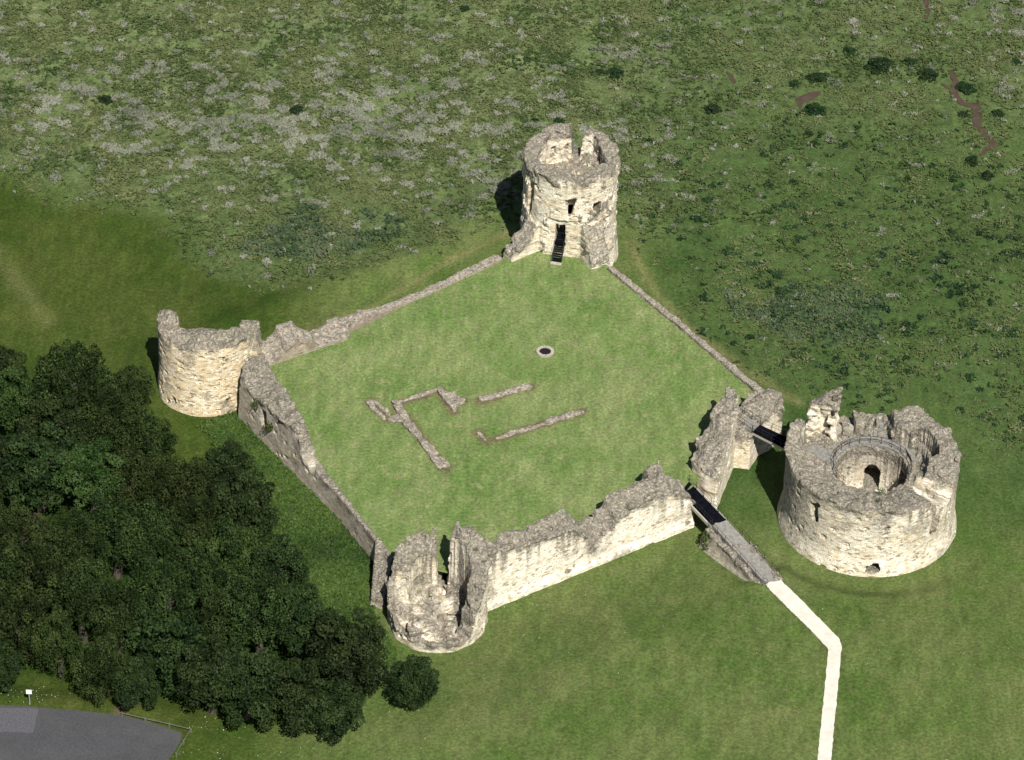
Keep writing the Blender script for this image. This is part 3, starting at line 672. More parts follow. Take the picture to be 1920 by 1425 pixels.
def wall_body(name, poly, ctrl, mat, zlo, label, cat='wall', group=None, vox=.2, batter=.04, cuts=None, seed=0, amp=1.0, adds=None, uvdir=None, pits=.035, streak=2.2, zref=0.0, p=4, extra=None, weather=1.0, parent=None, ampf=None, mod=None, Wf=None):
    pw = np.array(poly); c = pw.mean(0); pl = [(q[0]-c[0], q[1]-c[1]) for q in poly]; ct = [(q[0]-c[0], q[1]-c[1], q[2]) for q in ctrl]
    a = np.array(pl); zmax = max(q[2] for q in ct)+.8
    def Hf(x, y): return idw(ct, x, y, p)
    def sdf(x, y, z):
        s = sdpoly(pl, x[:, :, 0], y[:, :, 0])[:, :, None]; h = Hf(x, y)
        b = np.maximum(s+batter*(z-zref), (z-h)*.8)
        if adds: b = adds(b, x, y, z, c)
        if cuts: b = cuts(b, x, y, z, c)
        return b
    uvdir = uvdir or (pl[0], pl[1])
    mg = .9
    o = ruin(name, sdf, Hf, (a[:, 0].min()-mg, a[:, 1].min()-mg, zlo), (a[:, 0].max()+mg, a[:, 1].max()+mg, zmax), lin_uv(*uvdir), mat, (c[0], c[1], 0), vox=vox, amp=amp, pits=pits, seed=seed, streak=streak, extra=extra, weather=weather, parent=parent, ampf=ampf, mod=mod, Wf=Wf)
    if label: tag(o, label, cat, group)
    return o
def C(px, py, z, zb=0.0):
    q = P(px, py, zb); return (q[0], q[1], z)
def toward(a, b, d):
    """point a moved d metres towards the left-hand normal of a->b"""
    dx, dy = b[0]-a[0], b[1]-a[1]; L = math.hypot(dx, dy); return (a[0]-dy/L*d, a[1]+dx/L*d)
# south curtain wall (bright face towards the viewer)
s0, s1 = XY(900, 1147, GD), XY(1300, 985, GD)
def build_south():
    i0, i1 = toward(s0, s1, 2.7), toward(s0, s1, 2.7)
    dx, dy = s1[0]-s0[0], s1[1]-s0[1]; L = math.hypot(dx, dy); ex, ey = dx/L, dy/L
    def at(t, off): return (s0[0]+ex*t-ey*off, s0[1]+ey*t+ex*off)
    poly = [at(0, 0), at(L, 0), at(L+.1, 2.9), at(L-2.2, 3.0), at(L-2.0, 5.0), at(L-4.6, 5.2), at(L-5.0, 3.1), at(L*.5, 2.8), at(0, 2.6)]
    ctrl = []
    for t, z, zb in ((0, 5.0, 5.2), (.05, 4.9, 5.0), (.12, 4.6, 4.8), (.2, 4.3, 4.8), (.28, 4.1, 4.8), (.36, 4.0, 4.9), (.425, 3.7, 4.7), (.455, 2.6, 3.2), (.50, 1.2, 2.0), (.545, .6, 1.9), (.59, 1.2, 2.9), (.65, 2.8, 4.1), (.72, 3.5, 4.5), (.8, 3.7, 4.6), (.87, 3.4, 4.1), (.93, 2.5, 3.2), (.97, 1.6, 2.2), (1.0, .3, .9)):
        q = at(t*L, .4); ctrl.append((*q, z)); q = at(t*L, 2.5); ctrl.append((*q, zb))
    q = at(L-3.3, 4.4); ctrl += [(*q, 4.2), (*at(L-3.3, 5.2), 3.8)]
    def adds(b, x, y, z, c):
        pl = [at(-.5, -.38), at(L, -.38), at(L, .5), at(-.5, .5)]
        s = sdpoly([(q[0]-c[0], q[1]-c[1]) for q in pl], x[:, :, 0], y[:, :, 0])[:, :, None]
        return np.minimum(b, np.maximum(s, z-(GD+.6)-1.6*np.clip(-s, 0, .5)))
    def ext(V, N):
        t = ((V[:, 0]+cc[0]-s0[0])*ex+(V[:, 1]+cc[1]-s0[1])*ey)/L
        return .85*np.exp(-((t-.515)/.035)**2)*sstep(-3.2, -.5, V[:, 2]+1.2*vnoise(V[:, 0]/1.5, V[:, 1]/1.5, V[:, 2]/2))
    cc = np.array(poly).mean(0)
    wall_body('curtain_wall', poly, ctrl, M_WHITE, -4.3, 'high curtain wall with bright cream face between split tower and bridge', 'wall', 'curtain walls of the castle', batter=.02, adds=adds, seed=5, pits=.02, streak=2.0, zref=GD, p=5, extra=ext)
build_south()
# gate ruin: tall leaning wall stub on the far side of the bridge
def build_gate():
    g0, g1 = XY(1343, 955, GD), XY(1377, 872, GD)
    poly = [g0, g1, XY(1381, 845, GD), XY(1356, 832, GD), XY(1334, 858, GD), XY(1318, 880, GD), XY(1296, 905, GD), XY(1292, 925, GD), XY(1318, 945, GD)]
    ctrl = [C(1377, 872, 4.9, GD), C(1374, 852, 6.0, GD), C(1360, 842, 6.1, GD), C(1347, 850, 5.6, GD), C(1362, 860, 5.5, GD), C(1365, 880, 4.7, GD), C(1350, 880, 4.6, GD), C(1340, 865, 4.4, GD), C(1355, 905, 4.0, GD), C(1335, 895, 4.0, GD), C(1320, 890, 3.6, GD),
            C(1347, 935, 2.9, GD), C(1325, 915, 3.2, GD), C(1305, 900, 2.6, GD), C(1343, 953, 1.6, GD), C(1320, 945, 1.4, GD), C(1293, 920, 1.6, GD), C(1298, 905, 2.0, GD)]
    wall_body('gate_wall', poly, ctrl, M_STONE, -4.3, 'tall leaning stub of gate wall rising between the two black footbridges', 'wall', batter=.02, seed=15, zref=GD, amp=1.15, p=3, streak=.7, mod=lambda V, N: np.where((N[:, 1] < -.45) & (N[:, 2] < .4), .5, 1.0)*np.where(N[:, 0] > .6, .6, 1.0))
build_gate()
PIERZ = 2.0
def build_pier():
    """ruined gatehouse block carrying the walkway to the great tower"""
    poly = [XY(1366, 880, GD), XY(1380, 878, GD), XY(1405, 882, GD), XY(1420, 856, GD), XY(1440, 846, GD), XY(1466, 826, GD), XY(1462, 800, GD), XY(1450, 795, GD), XY(1395, 806, GD), XY(1368, 840, GD)]
    ctrl = [C(1380, 868, 1.8, GD), C(1402, 874, 1.5, GD), C(1412, 858, 1.85, GD), C(1395, 850, 1.85, GD), C(1425, 848, 1.9, GD), C(1386, 845, 2.1, GD), C(1400, 825, 2.4, GD), C(1420, 822, 2.9, GD), C(1440, 812, 3.1, GD),
            C(1445, 830, 2.0, GD), C(1462, 825, .2, GD), C(1458, 805, 2.3, GD), C(1405, 808, 2.6, GD), C(1432, 798, 2.6, GD)]
    o = wall_body('gatehouse_block', poly, ctrl, M_STONE, -4.3, 'low gatehouse block carrying a grey walkway beside the tall gate wall', 'wall', batter=.05, seed=25, zref=GD, streak=.6)
    b = MB(); q = [XY(1380, 768, PIERZ), XY(1424, 796, PIERZ), XY(1411, 810, PIERZ), XY(1380, 790, PIERZ)]
    b.prism(q, PIERZ+.06, PIERZ-.3); b.build('walkway', M_WALK, o, None); ob = o.children[-1] if o.children else None
    for ch in o.children:
        ch.location = (-o.location[0], -o.location[1], 0)
    return o
pier = build_pier()
# west curtain wall: thick broken length by the left tower, then a low wall
def build_west():
    A, B, Cc = XY(497, 690), XY(590, 862), XY(741, 1047)
    poly = [XY(446, 780, GD), XY(530, 872, GD), XY(626, 968, GD), XY(700, 1058, GD), XY(697, 1132, GD), XY(720, 1138, GD), XY(733, 1085, GD), XY(742, 1044), XY(664, 950), XY(597, 868), XY(592, 858), XY(573, 872, GD+3.0), XY(560, 850, 0), XY(548, 815), XY(515, 755), XY(497, 705), XY(490, 690)]
    poly = [XY(446, 784, GD), XY(530, 872, GD), XY(626, 968, GD), XY(700, 1058, GD), XY(694, 1135, GD), XY(720, 1142, GD), XY(737, 1095, GD), XY(743, 1046), XY(668, 952), XY(604, 872), XY(596, 858), XY(583, 838), XY(552, 782), XY(520, 730), XY(499, 688), XY(470, 690, 0)]
    ctrl = [C(455, 730, 3.8), C(480, 715, 3.4), C(497, 705, 2.8), C(500, 750, 2.7), C(515, 745, 2.6), C(470, 770, 2.6), C(540, 800, 3.4), C(525, 815, 3.1), C(553, 822, 3.6), C(545, 835, 3.4), C(562, 840, 3.4), C(572, 838, 3.3), C(565, 825, 3.3), C(540, 775, 3.1), C(571, 848, 3.0), C(556, 852, 2.8), C(586, 853, 1.7), C(584, 861, .7), C(572, 868, .6), C(592, 862, .5), C(583, 880, .3),
            C(610, 890, .3), C(640, 930, .3), C(680, 975, .3), C(720, 1025, .3), C(735, 1042, .3), C(742, 1052, .3), C(690, 995, .3), C(650, 945, .3), C(715, 1090, -.5, GD), C(705, 1100, -1.1, GD), C(708, 1132, -2.2, GD), C(726, 1110, -.8, GD)]
    def cuts(b, x, y, z, c):
        q = P(500, 800, -1)-np.array([c[0], c[1], 0])
        hl = np.sqrt((x-q[0])**2+(y-q[1])**2+((z-.3)*.5)**2)-.8
        return np.maximum(b, -hl)
    pe = np.array(XY(582, 862, .8))-np.array(poly).mean(0)
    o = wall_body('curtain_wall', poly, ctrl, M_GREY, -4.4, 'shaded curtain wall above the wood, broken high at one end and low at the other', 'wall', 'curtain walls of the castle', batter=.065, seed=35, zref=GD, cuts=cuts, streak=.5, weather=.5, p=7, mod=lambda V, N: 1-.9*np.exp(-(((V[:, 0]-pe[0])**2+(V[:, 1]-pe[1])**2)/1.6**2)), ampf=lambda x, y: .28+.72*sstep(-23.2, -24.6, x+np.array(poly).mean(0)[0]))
build_west()
# north curtain wall: low coped wall with rubble stubs
def build_north():
    a, b = XY(497, 688), XY(940, 490)
    up = lambda px, py, d: (XY(px, py)[0]-.62*d, XY(px, py)[1]+.78*d)
    poly = [XY(490, 692), XY(560, 668), XY(655, 636), XY(652, 618), XY(684, 600), XY(800, 555), XY(945, 489), up(940, 489, 1.25), up(800, 555, 1.1), up(684, 600, 1.3), up(640, 612, 1.0), up(600, 632, 1.1), up(578, 645, 1.8), up(540, 660, 2.3), up(497, 680, 1.8)]
    ctrl = [C(500, 686, 1.0), C(520, 670, 1.5), C(540, 660, 2.7), C(560, 652, 2.5), C(578, 650, 1.5), C(598, 645, .6), C(630, 636, .5), C(640, 620, .9), C(655, 630, .45), C(670, 603, .7), C(690, 596, .42), C(740, 574, .4), C(800, 551, .4), C(860, 523, .4), C(910, 500, .42), C(940, 487, .5),
            (*up(550, 660, 2), 3.0), (*up(520, 672, 2), 1.7), (*up(592, 636, 1.4), .7), (*up(640, 612, 1.0), .9)]
    wall_body('curtain_wall', poly, ctrl, M_FOOT, -4.2, 'low coped wall from tan tower to the tall tower, rubble stub at one end', 'wall', 'curtain walls of the castle', batter=.02, seed=45, uvdir=(a, b), pits=.01, streak=.2, p=6, mod=lambda V, N: np.where(N[:, 2] < .4, .35, .9), amp=.8, ampf=lambda x, y: .3+.7*sstep(-18.5, -20.5, x+np.array(poly).mean(0)[0]))
build_north()
def build_east():
    a, b = XY(1137, 506), XY(1428, 747)
    n = (.79, .60)
    A = lambda px, py, d: (XY(px, py)[0]+n[0]*d, XY(px, py)[1]+n[1]*d)
    poly = [XY(1137, 506), XY(1280, 622), XY(1428, 748), A(1432, 750, .95), A(1280, 622, .85), A(1137, 506, .9)]
    ctrl = [C(1137, 506, .55), C(1210, 565, .5), C(1280, 622, .5), C(1360, 690, .5), C(1428, 748, .6)]
    wall_body('curtain_wall', poly, ctrl, M_FOOT, -4.2, 'thin low wall from tall tower to gatehouse block along the right of the lawn', 'wall', 'curtain walls of the castle', batter=.01, seed=55, vox=.17, amp=.3, pits=.01, uvdir=(a, b), streak=.2)
build_east()
# --- great tower (round keep)
WZ = 4.3                                       # level of the ring walk
def build_keep():
    hp_out = [(0, 6.9), (20, 7.1), (45, 7.0), (60, 6.8), (64, 4.6), (90, 4.5), (108, 4.5), (118, 4.6), (140, 4.6), (150, 5.0), (154, 8.2), (163, 8.4), (170, 7.2), (185, 6.9), (210, 6.7), (240, 6.6), (270, 6.5), (300, 6.3), (308, 6.2), (317, 4.7), (327, 3.9), (334, 5.0), (342, 6.5), (360, 6.9)]
    def Hf(x, y):
        r, a = pol(x, y); ho = ramp_a(a, hp_out)
        k = np.clip((r-5.9)/(R_DJ-.6-5.9), 0, 1)
        front = (a > 172) & (a < 322)
        h = np.where(front, WZ+.5+(ho-WZ-.5)*k**.8, ho)
        # mural gallery open to the sky on the right: trench between two skins
        tr = ((a < 62) | (a > 335)) & (r > 6.7) & (r < 8.0)
        h = np.where(tr & (a < 45), WZ+.15, h)
        h = np.where(((a < 35) | (a > 338)) & (r < 6.6), WZ+.1+.9*np.clip((x-5.5), 0, 1), h)
        h = np.where((a > 60) & (a < 172) & (r < 9.0), WZ, h)
        h = np.where((a >= 118) & (a <= 172) & (r < 8.3), WZ+.0, h)
        h = np.where((a >= 35) & (a < 62) & (r < 6.1), WZ, h)
        h = np.where(r < 5.6, np.minimum(h, WZ+.05+np.where(front, .5*np.clip(r-4.6, 0, 1), 0)), h)
        h = np.where(r < 4.3, -2.6, h)
        return h
    def sdf(x, y, z):
        r, a = pol(x, y); R = R_DJ+.55*sstep(-.5, -3.8, z)
        b = np.maximum(r-R, (z-Hf(x, y))*.75)
        b = np.maximum(b, -np.maximum(r-4.25, -2.6-z))
        # standing fragment of the upper storey, back left, with a doorway niche facing the court
        cr_, sr_ = math.cos(math.radians(-14)), math.sin(math.radians(-14)); fx, fy = x+6.0, y-6.7
        ac = fx*cr_+fy*sr_; al = -fx*sr_+fy*cr_
        fr = mx([np.abs(al-.05*(z-WZ))-1.15+.03*(z-WZ), np.abs(ac-.09*(z-WZ))-2.0+.09*(z-WZ), z-(9.6+.55*ac)+0*al, WZ-1-z+0*al])
        fr = np.maximum(fr, -mx([np.abs(ac-.15-.08*(z-WZ))-.62+0*z, al+.25+0*z, np.abs(z-6.4)-2.0+0*al]))
        fr = np.maximum(fr, -mx([np.abs(ac-1.12-.05*(z-WZ))-.17+0*z, al-.3+0*z, np.abs(z-6.4)-2.0+0*al]))
        b = np.minimum(b, fr)
        # low cheek walls of the back rooms
        for (px_, py_, rx_, ry_, zt) in ((-1.0, 7.8, .8, 1.5, 5.8), (1.0, 8.6, .35, 1.2, 5.1), (-2.8, 6.9, .5, .9, 5.2)):
            b = np.minimum(b, mx([np.abs(x-px_)-rx_+0*z+0*y, np.abs(y-py_)-ry_+0*z+0*x, z-zt+0*x+0*y, WZ-1-z+0*x+0*y]))
        # big mass right of the back gap
        ms = mx([np.abs(x-4.4)-1.9+.12*(z-WZ)+0*y, np.abs(y-7.0)-1.8+.1*(z-WZ)+0*x, z-(6.9+.15*(x-4))+0*y, WZ-1-z+0*x+0*y])
        b = np.minimum(b, np.maximum(ms, r-R))
        holes = [hole(x, y, z, 82, -2.2, .6, 2.0, 2.0, 3, 8.0), hole(x, y, z, 82, .5, 1.3, 2.0, .9, 3, 8.0), hole(x, y, z, 122, .2, 1.4, .6, .6, 3, 5.2), hole(x, y, z, 140, .6, 1.8, .7, .7, 3, 5.2), hole(x, y, z, 20, -1.6, 2.4, 2.2, 1.6, 3, 6.4),
                 hole(x, y, z, 226, 2.2, 4.8, .7, 1.2, 7.8, 11.5, -.2, 1.2), hole(x, y, z, 208, -.2, 2.0, .16, .16, 9.4, 11.5), hole(x, y, z, 271, -2.8, -1.8, 1.9, .8, 8.4, 11.9, .2, .15),
                 hole(x, y, z, 316, .9, 3.3, 1.5, 1.8, 7.4, 11.5, .2, 1.2), hole(x, y, z, 278, 3.6, 3.9, .5, .3, 9.8, 11.5), hole(x, y, z, 327, 3.4, 8, .8, 1.6, 5.5, 8.6)]
        for H in holes: b = np.maximum(b, -H)
        return b
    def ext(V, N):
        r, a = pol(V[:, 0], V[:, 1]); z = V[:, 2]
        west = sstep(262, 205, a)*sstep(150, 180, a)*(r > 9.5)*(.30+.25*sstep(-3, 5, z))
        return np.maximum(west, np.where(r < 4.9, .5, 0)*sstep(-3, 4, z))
    o = ruin('great_tower', sdf, Hf, (-11.6, -11.6, -4.4), (11.6, 11.6, 11.4), cyl_uv(R_DJ), M_STONE, (dj_c[0], dj_c[1], 0), seed=77, pits=.035, extra=ext, streak=2.3, Wf=lambda x, y: np.where(pol(x, y)[0] < 4.6, WZ-1.0, Hf(x, y))+np.where((np.abs(x+6.0) < 2.6) & (np.abs(y-6.7) < 2), 5.3, 0), mod=lambda V, N: np.where((V[:, 2] > WZ+.5) & (V[:, 2] < 8.6) & (np.abs(V[:, 0]+6) < 2.8) & (np.abs(V[:, 1]-6.7) < 2.2) & (N[:, 2] < .6), .35, 1.0)*np.where((np.abs(angdiff(pol(V[:, 0], V[:, 1])[1], 326)) < 11) & (np.hypot(V[:, 0], V[:, 1]) > 5.6) & (V[:, 2] > 2.5), np.clip(.42+.7*vnoise(V[:, 0]/1.2, V[:, 1]/1.2, V[:, 2]/1.2), .1, 1), 1.0))
    tag(o, 'wide round keep with an open round court in its middle, apart from the walls', 'tower')
    # ring walk surface
    b = MB(); n = 40
    for i in range(n):
        a0 = math.radians(40+150*i/n); a1 = math.radians(40+150*(i+1)/n)
        b.prism([(4.55*math.cos(a0), 4.55*math.sin(a0)), (6.1*math.cos(a0), 6.1*math.sin(a0)), (6.1*math.cos(a1), 6.1*math.sin(a1)), (4.55*math.cos(a1), 4.55*math.sin(a1))], WZ+.17, WZ-.2)
    b.build('ring_walk', M_WALK, o)
    b = MB(); b.prism([(.5, 6.0), (2.7, 6.0), (2.9, 9.2), (.9, 9.4)], WZ+.16, WZ-.2); b.build('room_floor', M_WALK, o)
    b = MB(); b.prism([(4.9, 1.6), (6.6, 1.4), (6.9, 4.4), (5.4, 5.2), (4.3, 3.9)], WZ+.3, WZ-.3); b.build('room_floor', M_WALK, o)
    b = MB(); b.prism([(-8.6, 2.9), (-6.0, 1.0), (-4.9, 2.6), (-6.4, 4.2)], WZ+.26, WZ-.2); b.build('room_floor', M_WALK, o)
    # guard rail round the court
    rl = empty('guard_rail'); rl.parent = o
    n = 46; aa = [math.radians(-25+250*i/n) for i in range(n+1)]; rr = 4.75; zb = WZ+.15
    for zz in (1.1, .6):
        b = MB()
        for i in range(n): b.bar((rr*math.cos(aa[i]), rr*math.sin(aa[i]), zb+zz), (rr*math.cos(aa[i+1]), rr*math.sin(aa[i+1]), zb+zz), .032, n=5)
        b.build('rail', M_IRON, rl)
    for i in range(0, n+1, 3):
        b = MB(); b.bar((rr*math.cos(aa[i]), rr*math.sin(aa[i]), zb-.1), (rr*math.cos(aa[i]), rr*math.sin(aa[i]), zb+1.12), .035, n=5); b.build('post', M_IRON, rl)
    # winding stair remains: fan of steps
    fan = empty('winding_stair', (-3.1, 6.9, WZ)); fan.parent = o
    for i in range(11):
        a = math.radians(-25+i*21); b = MB(); b.prism([(.15*math.cos(a-.5), .15*math.sin(a-.5)), (1.25*math.cos(a-.13), 1.25*math.sin(a-.13)), (1.25*math.cos(a+.13), 1.25*math.sin(a+.13)), (.15*math.cos(a+.5), .15*math.sin(a+.5))], .85-i*.05, -.3)
        b.build('step', M_WELL, fan)
    return o
keep = build_keep()

# ------------------------------------------------------------------ bridges, causeway, railings
def rail_line(parent, pts, name='railing', h=1.05, gap=1.5, rails=(1.05, .55)):
    """posts and rails along a 3D polyline"""
    r = empty(name); r.parent = parent
    pts = [np.array(p, float) for p in pts]
    for zz in rails:
        b = MB()
        for a, c in zip(pts[:-1], pts[1:]): b.bar(a+[0, 0, zz], c+[0, 0, zz], .024, n=5)
        b.build('rail', M_IRON, r)
    for a, c in zip(pts[:-1], pts[1:]):
        n = max(1, int(round(np.linalg.norm(c-a)/gap)))
        for i in range(n+1):
            p = a+(c-a)*i/n; b = MB(); b.bar(p-[0, 0, .1], p+[0, 0, h], .03, n=5); b.build('post', M_IRON, r)
    return r
def footbridge(label, a0, a1, b0, b1, beam_side):
    """deck from edge a0-a1 to edge b0-b1 (3D points); beams under both edges"""
    t = empty('footbridge', tuple((np.array(a0)+np.array(b1))/2*np.array([1, 1, 0]))); tag(t, label, 'bridge', 'black footbridges of the castle')
    t.location = (0, 0, 0)
    b = MB(); q = [a0, a1, b1, b0]
    b.prism([p[:2] for p in q], [p[2]+.05 for p in q], [p[2]-.07 for p in q]); b.build('deck', M_BLACK, t)
    for p0, p1 in ((a0, b0), (a1, b1)):
        p0, p1 = np.array(p0), np.array(p1); d = (p1-p0)[:2]; d /= np.linalg.norm(d); nrm = np.array([-d[1], d[0]])*.09; sd_ = 1 if p0[0] == np.array(a1)[0] else -1; sh = np.array([-d[1], d[0]])*(-.1*sd_); p0 = p0+np.append(sh, 0)*np.sign(1); p1 = p1+np.append(sh, 0)
        b = MB(); b.prism([p0[:2]+nrm, p0[:2]-nrm, p1[:2]-nrm, p1[:2]+nrm], [p0[2]-.0, p0[2]-.0, p1[2]-.0, p1[2]-.0], [p0[2]-.45, p0[2]-.45, p1[2]-.45, p1[2]-.45]); b.build('edge_beam', M_BEAM, t)
    rail_line(t, [a0+np.array([0, 0, .05]), b0+np.array([0, 0, .05])]); rail_line(t, [a1+np.array([0, 0, .05]), b1+np.array([0, 0, .05])])
    return t
BZ = 0.0
footbridge('longer black footbridge from the causeway to the lawn, beside the bright wall', P(1335, 986, RAMP_Z0), P(1361, 975, RAMP_Z0), P(1276, 924, BZ), P(1292, 903, BZ), 0)
footbridge('shorter black footbridge from gatehouse block into the round keep', P(1411, 810, PIERZ), P(1425, 797, PIERZ), P(1481, 846, PIERZ), P(1490, 827, PIERZ), 0)
for q in ([P(1381, 768, PIERZ), P(1425, 796, PIERZ)], [P(1380, 790, PIERZ), P(1410, 810, PIERZ)]):
    r = rail_line(pier, [p-np.array([pier.location[0], pier.location[1], 0]) for p in q])
def build_causeway():
    t = empty('causeway'); tag(t, 'grey walled ramp with iron railings leading down to the cream path', 'ramp')
    L0, L1, R0, R1 = P(1335, 986, RAMP_Z0), P(1434, 1095, RAMP_Z1), P(1363, 976, RAMP_Z0), P(1460, 1083, RAMP_Z1)
    b = MB(); b.prism([p[:2] for p in (L0, L1, R1, R0)], [p[2]+.09 for p in (L0, L1, R1, R0)], [p[2]-.2 for p in (L0, L1, R1, R0)]); b.build('ramp_surface', M_RAMP, t)
    d = (L1-L0)[:2]; d /= np.linalg.norm(d); n = np.array([d[1], -d[0]])
    if n[0] > 0: n = -n
    a, c = L0[:2], L1[:2]
    poly = [tuple(a+n*.9-d*.3), tuple(c+n*.45+d*.1), tuple(R1[:2]-n*.25), tuple(R0[:2]-n*.25)]
    ctrl = []
    for k in np.linspace(0, 1, 9):
        pl = L0+(L1-L0)*k; pr = R0+(R1-R0)*k
        z = pl[2]-.12
        ctrl += [(*(pl[:2]+n*.5), z-.05), (*pl[:2], z), (*((pl+pr)[:2]/2), z), (*pr[:2], z), (*(pr[:2]-n*.25), z-.05)]
    w = wall_body('side_wall', poly, ctrl, M_GREY, -4.2, None, batter=.16, zref=-.6, seed=65, streak=.1, parent=t)
    up = np.array([0, 0, .08])
    o = np.array([n[0], n[1], 0])*.32
    rail_line(t, [L0+up+o, L1+up+o, L1+up+o*.2+np.array([d[0], d[1], 0])*.5]); rail_line(t, [R0+up-o*.2, R1+up-o*.2])
build_causeway()

# ------------------------------------------------------------------ footings and well on the lawn
def strip(p, q, w):
    p, q = np.array(p), np.array(q); d = (q-p)/np.linalg.norm(q-p); n = np.array([-d[1], d[0]])*w/2
    return [tuple(p+n), tuple(p-n), tuple(q-n), tuple(q+n)]
def footing(name, polys, z, label, cuts=None, parent=None, seed=0):
    allp = [q for pl in polys for q in pl]; c = np.mean(np.array(allp), 0)
    lo = np.array(allp).min(0)-c-.6; hi = np.array(allp).max(0)-c+.6
    def Hf(x, y): return x*0+y*0+z
    def sdf(x, y, zz):
        s = None
        for pl in polys:
            d = sdpoly([(a-c[0], b-c[1]) for a, b in pl], x[:, :, 0], y[:, :, 0]); s = d if s is None else np.minimum(s, d)
        if cuts:
            for pl in cuts: s = np.maximum(s, -sdpoly([(a-c[0], b-c[1]) for a, b in pl], x[:, :, 0], y[:, :, 0]))
        return np.maximum(s[:, :, None], zz-z)
    q = polys[0]
    o = ruin(name, sdf, Hf, (lo[0], lo[1], -.35), (hi[0], hi[1], z+.5), lin_uv(q[1], q[2]), M_FOOT, (c[0], c[1], 0), vox=.13, amp=.55, pits=0, seed=seed, parent=parent)
    if label: tag(o, label, 'foundation', 'stone footings on the lawn')
    return o
t = empty('foundation', (*XY(760, 780), 0)); tag(t, 'largest stone footing on the lawn, bent walls with a sunken pit and block', 'foundation', 'stone footings on the lawn'); t.location = (0, 0, 0)
footing('pit_surround', [strip(XY(692, 751), XY(729, 786), 1.35), [XY(722, 789), XY(733, 779), XY(748, 774), XY(757, 790), XY(740, 793)]], .22, None, cuts=[strip(XY(699, 758), XY(727, 783), .34)], parent=t, seed=1)
footing('long_wall', [strip(XY(744, 762), XY(829, 880), .95), strip(XY(757, 790), XY(838, 878), .9)], .34, None, parent=t, seed=2)
footing('cross_wall', [strip(XY(738, 757), XY(828, 729), .62)], .26, None, parent=t, seed=3)
footing('return_wall', [strip(XY(825, 733), XY(855, 772), .7), [XY(836, 743), XY(853, 735), XY(871, 755), XY(850, 765)]], .34, None, parent=t, seed=4)
footing('foundation', [strip(XY(899, 751), XY(995, 725), .85)], .26, 'shorter straight stone footing nearer the tall tower', seed=5)
footing('foundation', [strip(XY(927, 824), XY(1093, 772), .75)], .26, 'longest straight stone footing in the middle of the lawn', seed=6)
footing('foundation', [strip(XY(896, 811), XY(913, 828), .6)], .3, 'tiny stub of stone footing beside the longest straight one', seed=7)
def ring(b, r0, r1, z0, z1, n=28, jit=0.0):
    for i in range(n):
        a0 = 2*math.pi*i/n; a1 = 2*math.pi*(i+1)/n-.01; j = random.uniform(-jit, jit)
        b.prism([(r0*math.cos(a0), r0*math.sin(a0)), (r1*math.cos(a0), r1*math.sin(a0)), (r1*math.cos(a1), r1*math.sin(a1)), (r0*math.cos(a1), r0*math.sin(a1))], z1+j, z0)
t = empty('well', (*XY(1022, 661), 0)); tag(t, 'round stone kerb of a well with dark grating in the lawn', 'well')
b = MB(); ring(b, .74, 1.14, -.2, .3, jit=.04); b.build('kerb', M_WELL, t, bevel=.03)
b = MB(); ring(b, 0.01, .76, -.2, .12, 24); b.build('cover', M_BLACK, t)
b = MB()
for k in range(-5, 6):
    x = k*.13; l = math.sqrt(max(.01, .72**2-x*x)); b.bar((x, -l, .16), (x, l, .16), .018); b.bar((-l, x, .17), (l, x, .17), .018)
b.build('grating', M_IRON, t)

# ------------------------------------------------------------------ car park fence and sign
t = empty('notice_board', (*XY(56, 1318, -2.1), h1(*XY(56, 1318, -2.1)))); tag(t, 'small blank white notice board on a post beside the car park', 'sign')
b = MB(); b.box((0, 0, .95), (.12, .12, 1.9)); b.build('post', M_SPOST, t)
b = MB(); b.box((0, -.08, 1.95), (.62, .05, .62)); b.build('board', M_SIGN, t, bevel=.02)
b = MB()
for s in (-1, 1): b.box((s*.325, -.08, 1.95), (.03, .07, .68))
for s in (-1, 1): b.box((0, -.08, 1.95+s*.325), (.62, .07, .03))
b.build('frame', M_SPOST, t)
t = empty('knee_rail'); tag(t, 'low timber knee rail on short posts around the car park corner', 'fence')
fp = [XY(229, 1341, -2.1), XY(272, 1351, -2.1), XY(317, 1361, -2.1), XY(358, 1370, -2.1), XY(344, 1393, -2.1), XY(330, 1416, -2.1)]
tops = []
for q in fp:
    z = h1(*q); b = MB(); b.box((q[0], q[1], z+.27), (.2, .2, .6), .5); b.build('post', M_POST, t, bevel=.03); tops.append((q[0], q[1], z+.48))
for a, c in zip(tops[:-1], tops[1:]):
    b = MB(); b.bar(a, c, .06); b.build('rail', M_POST, t)

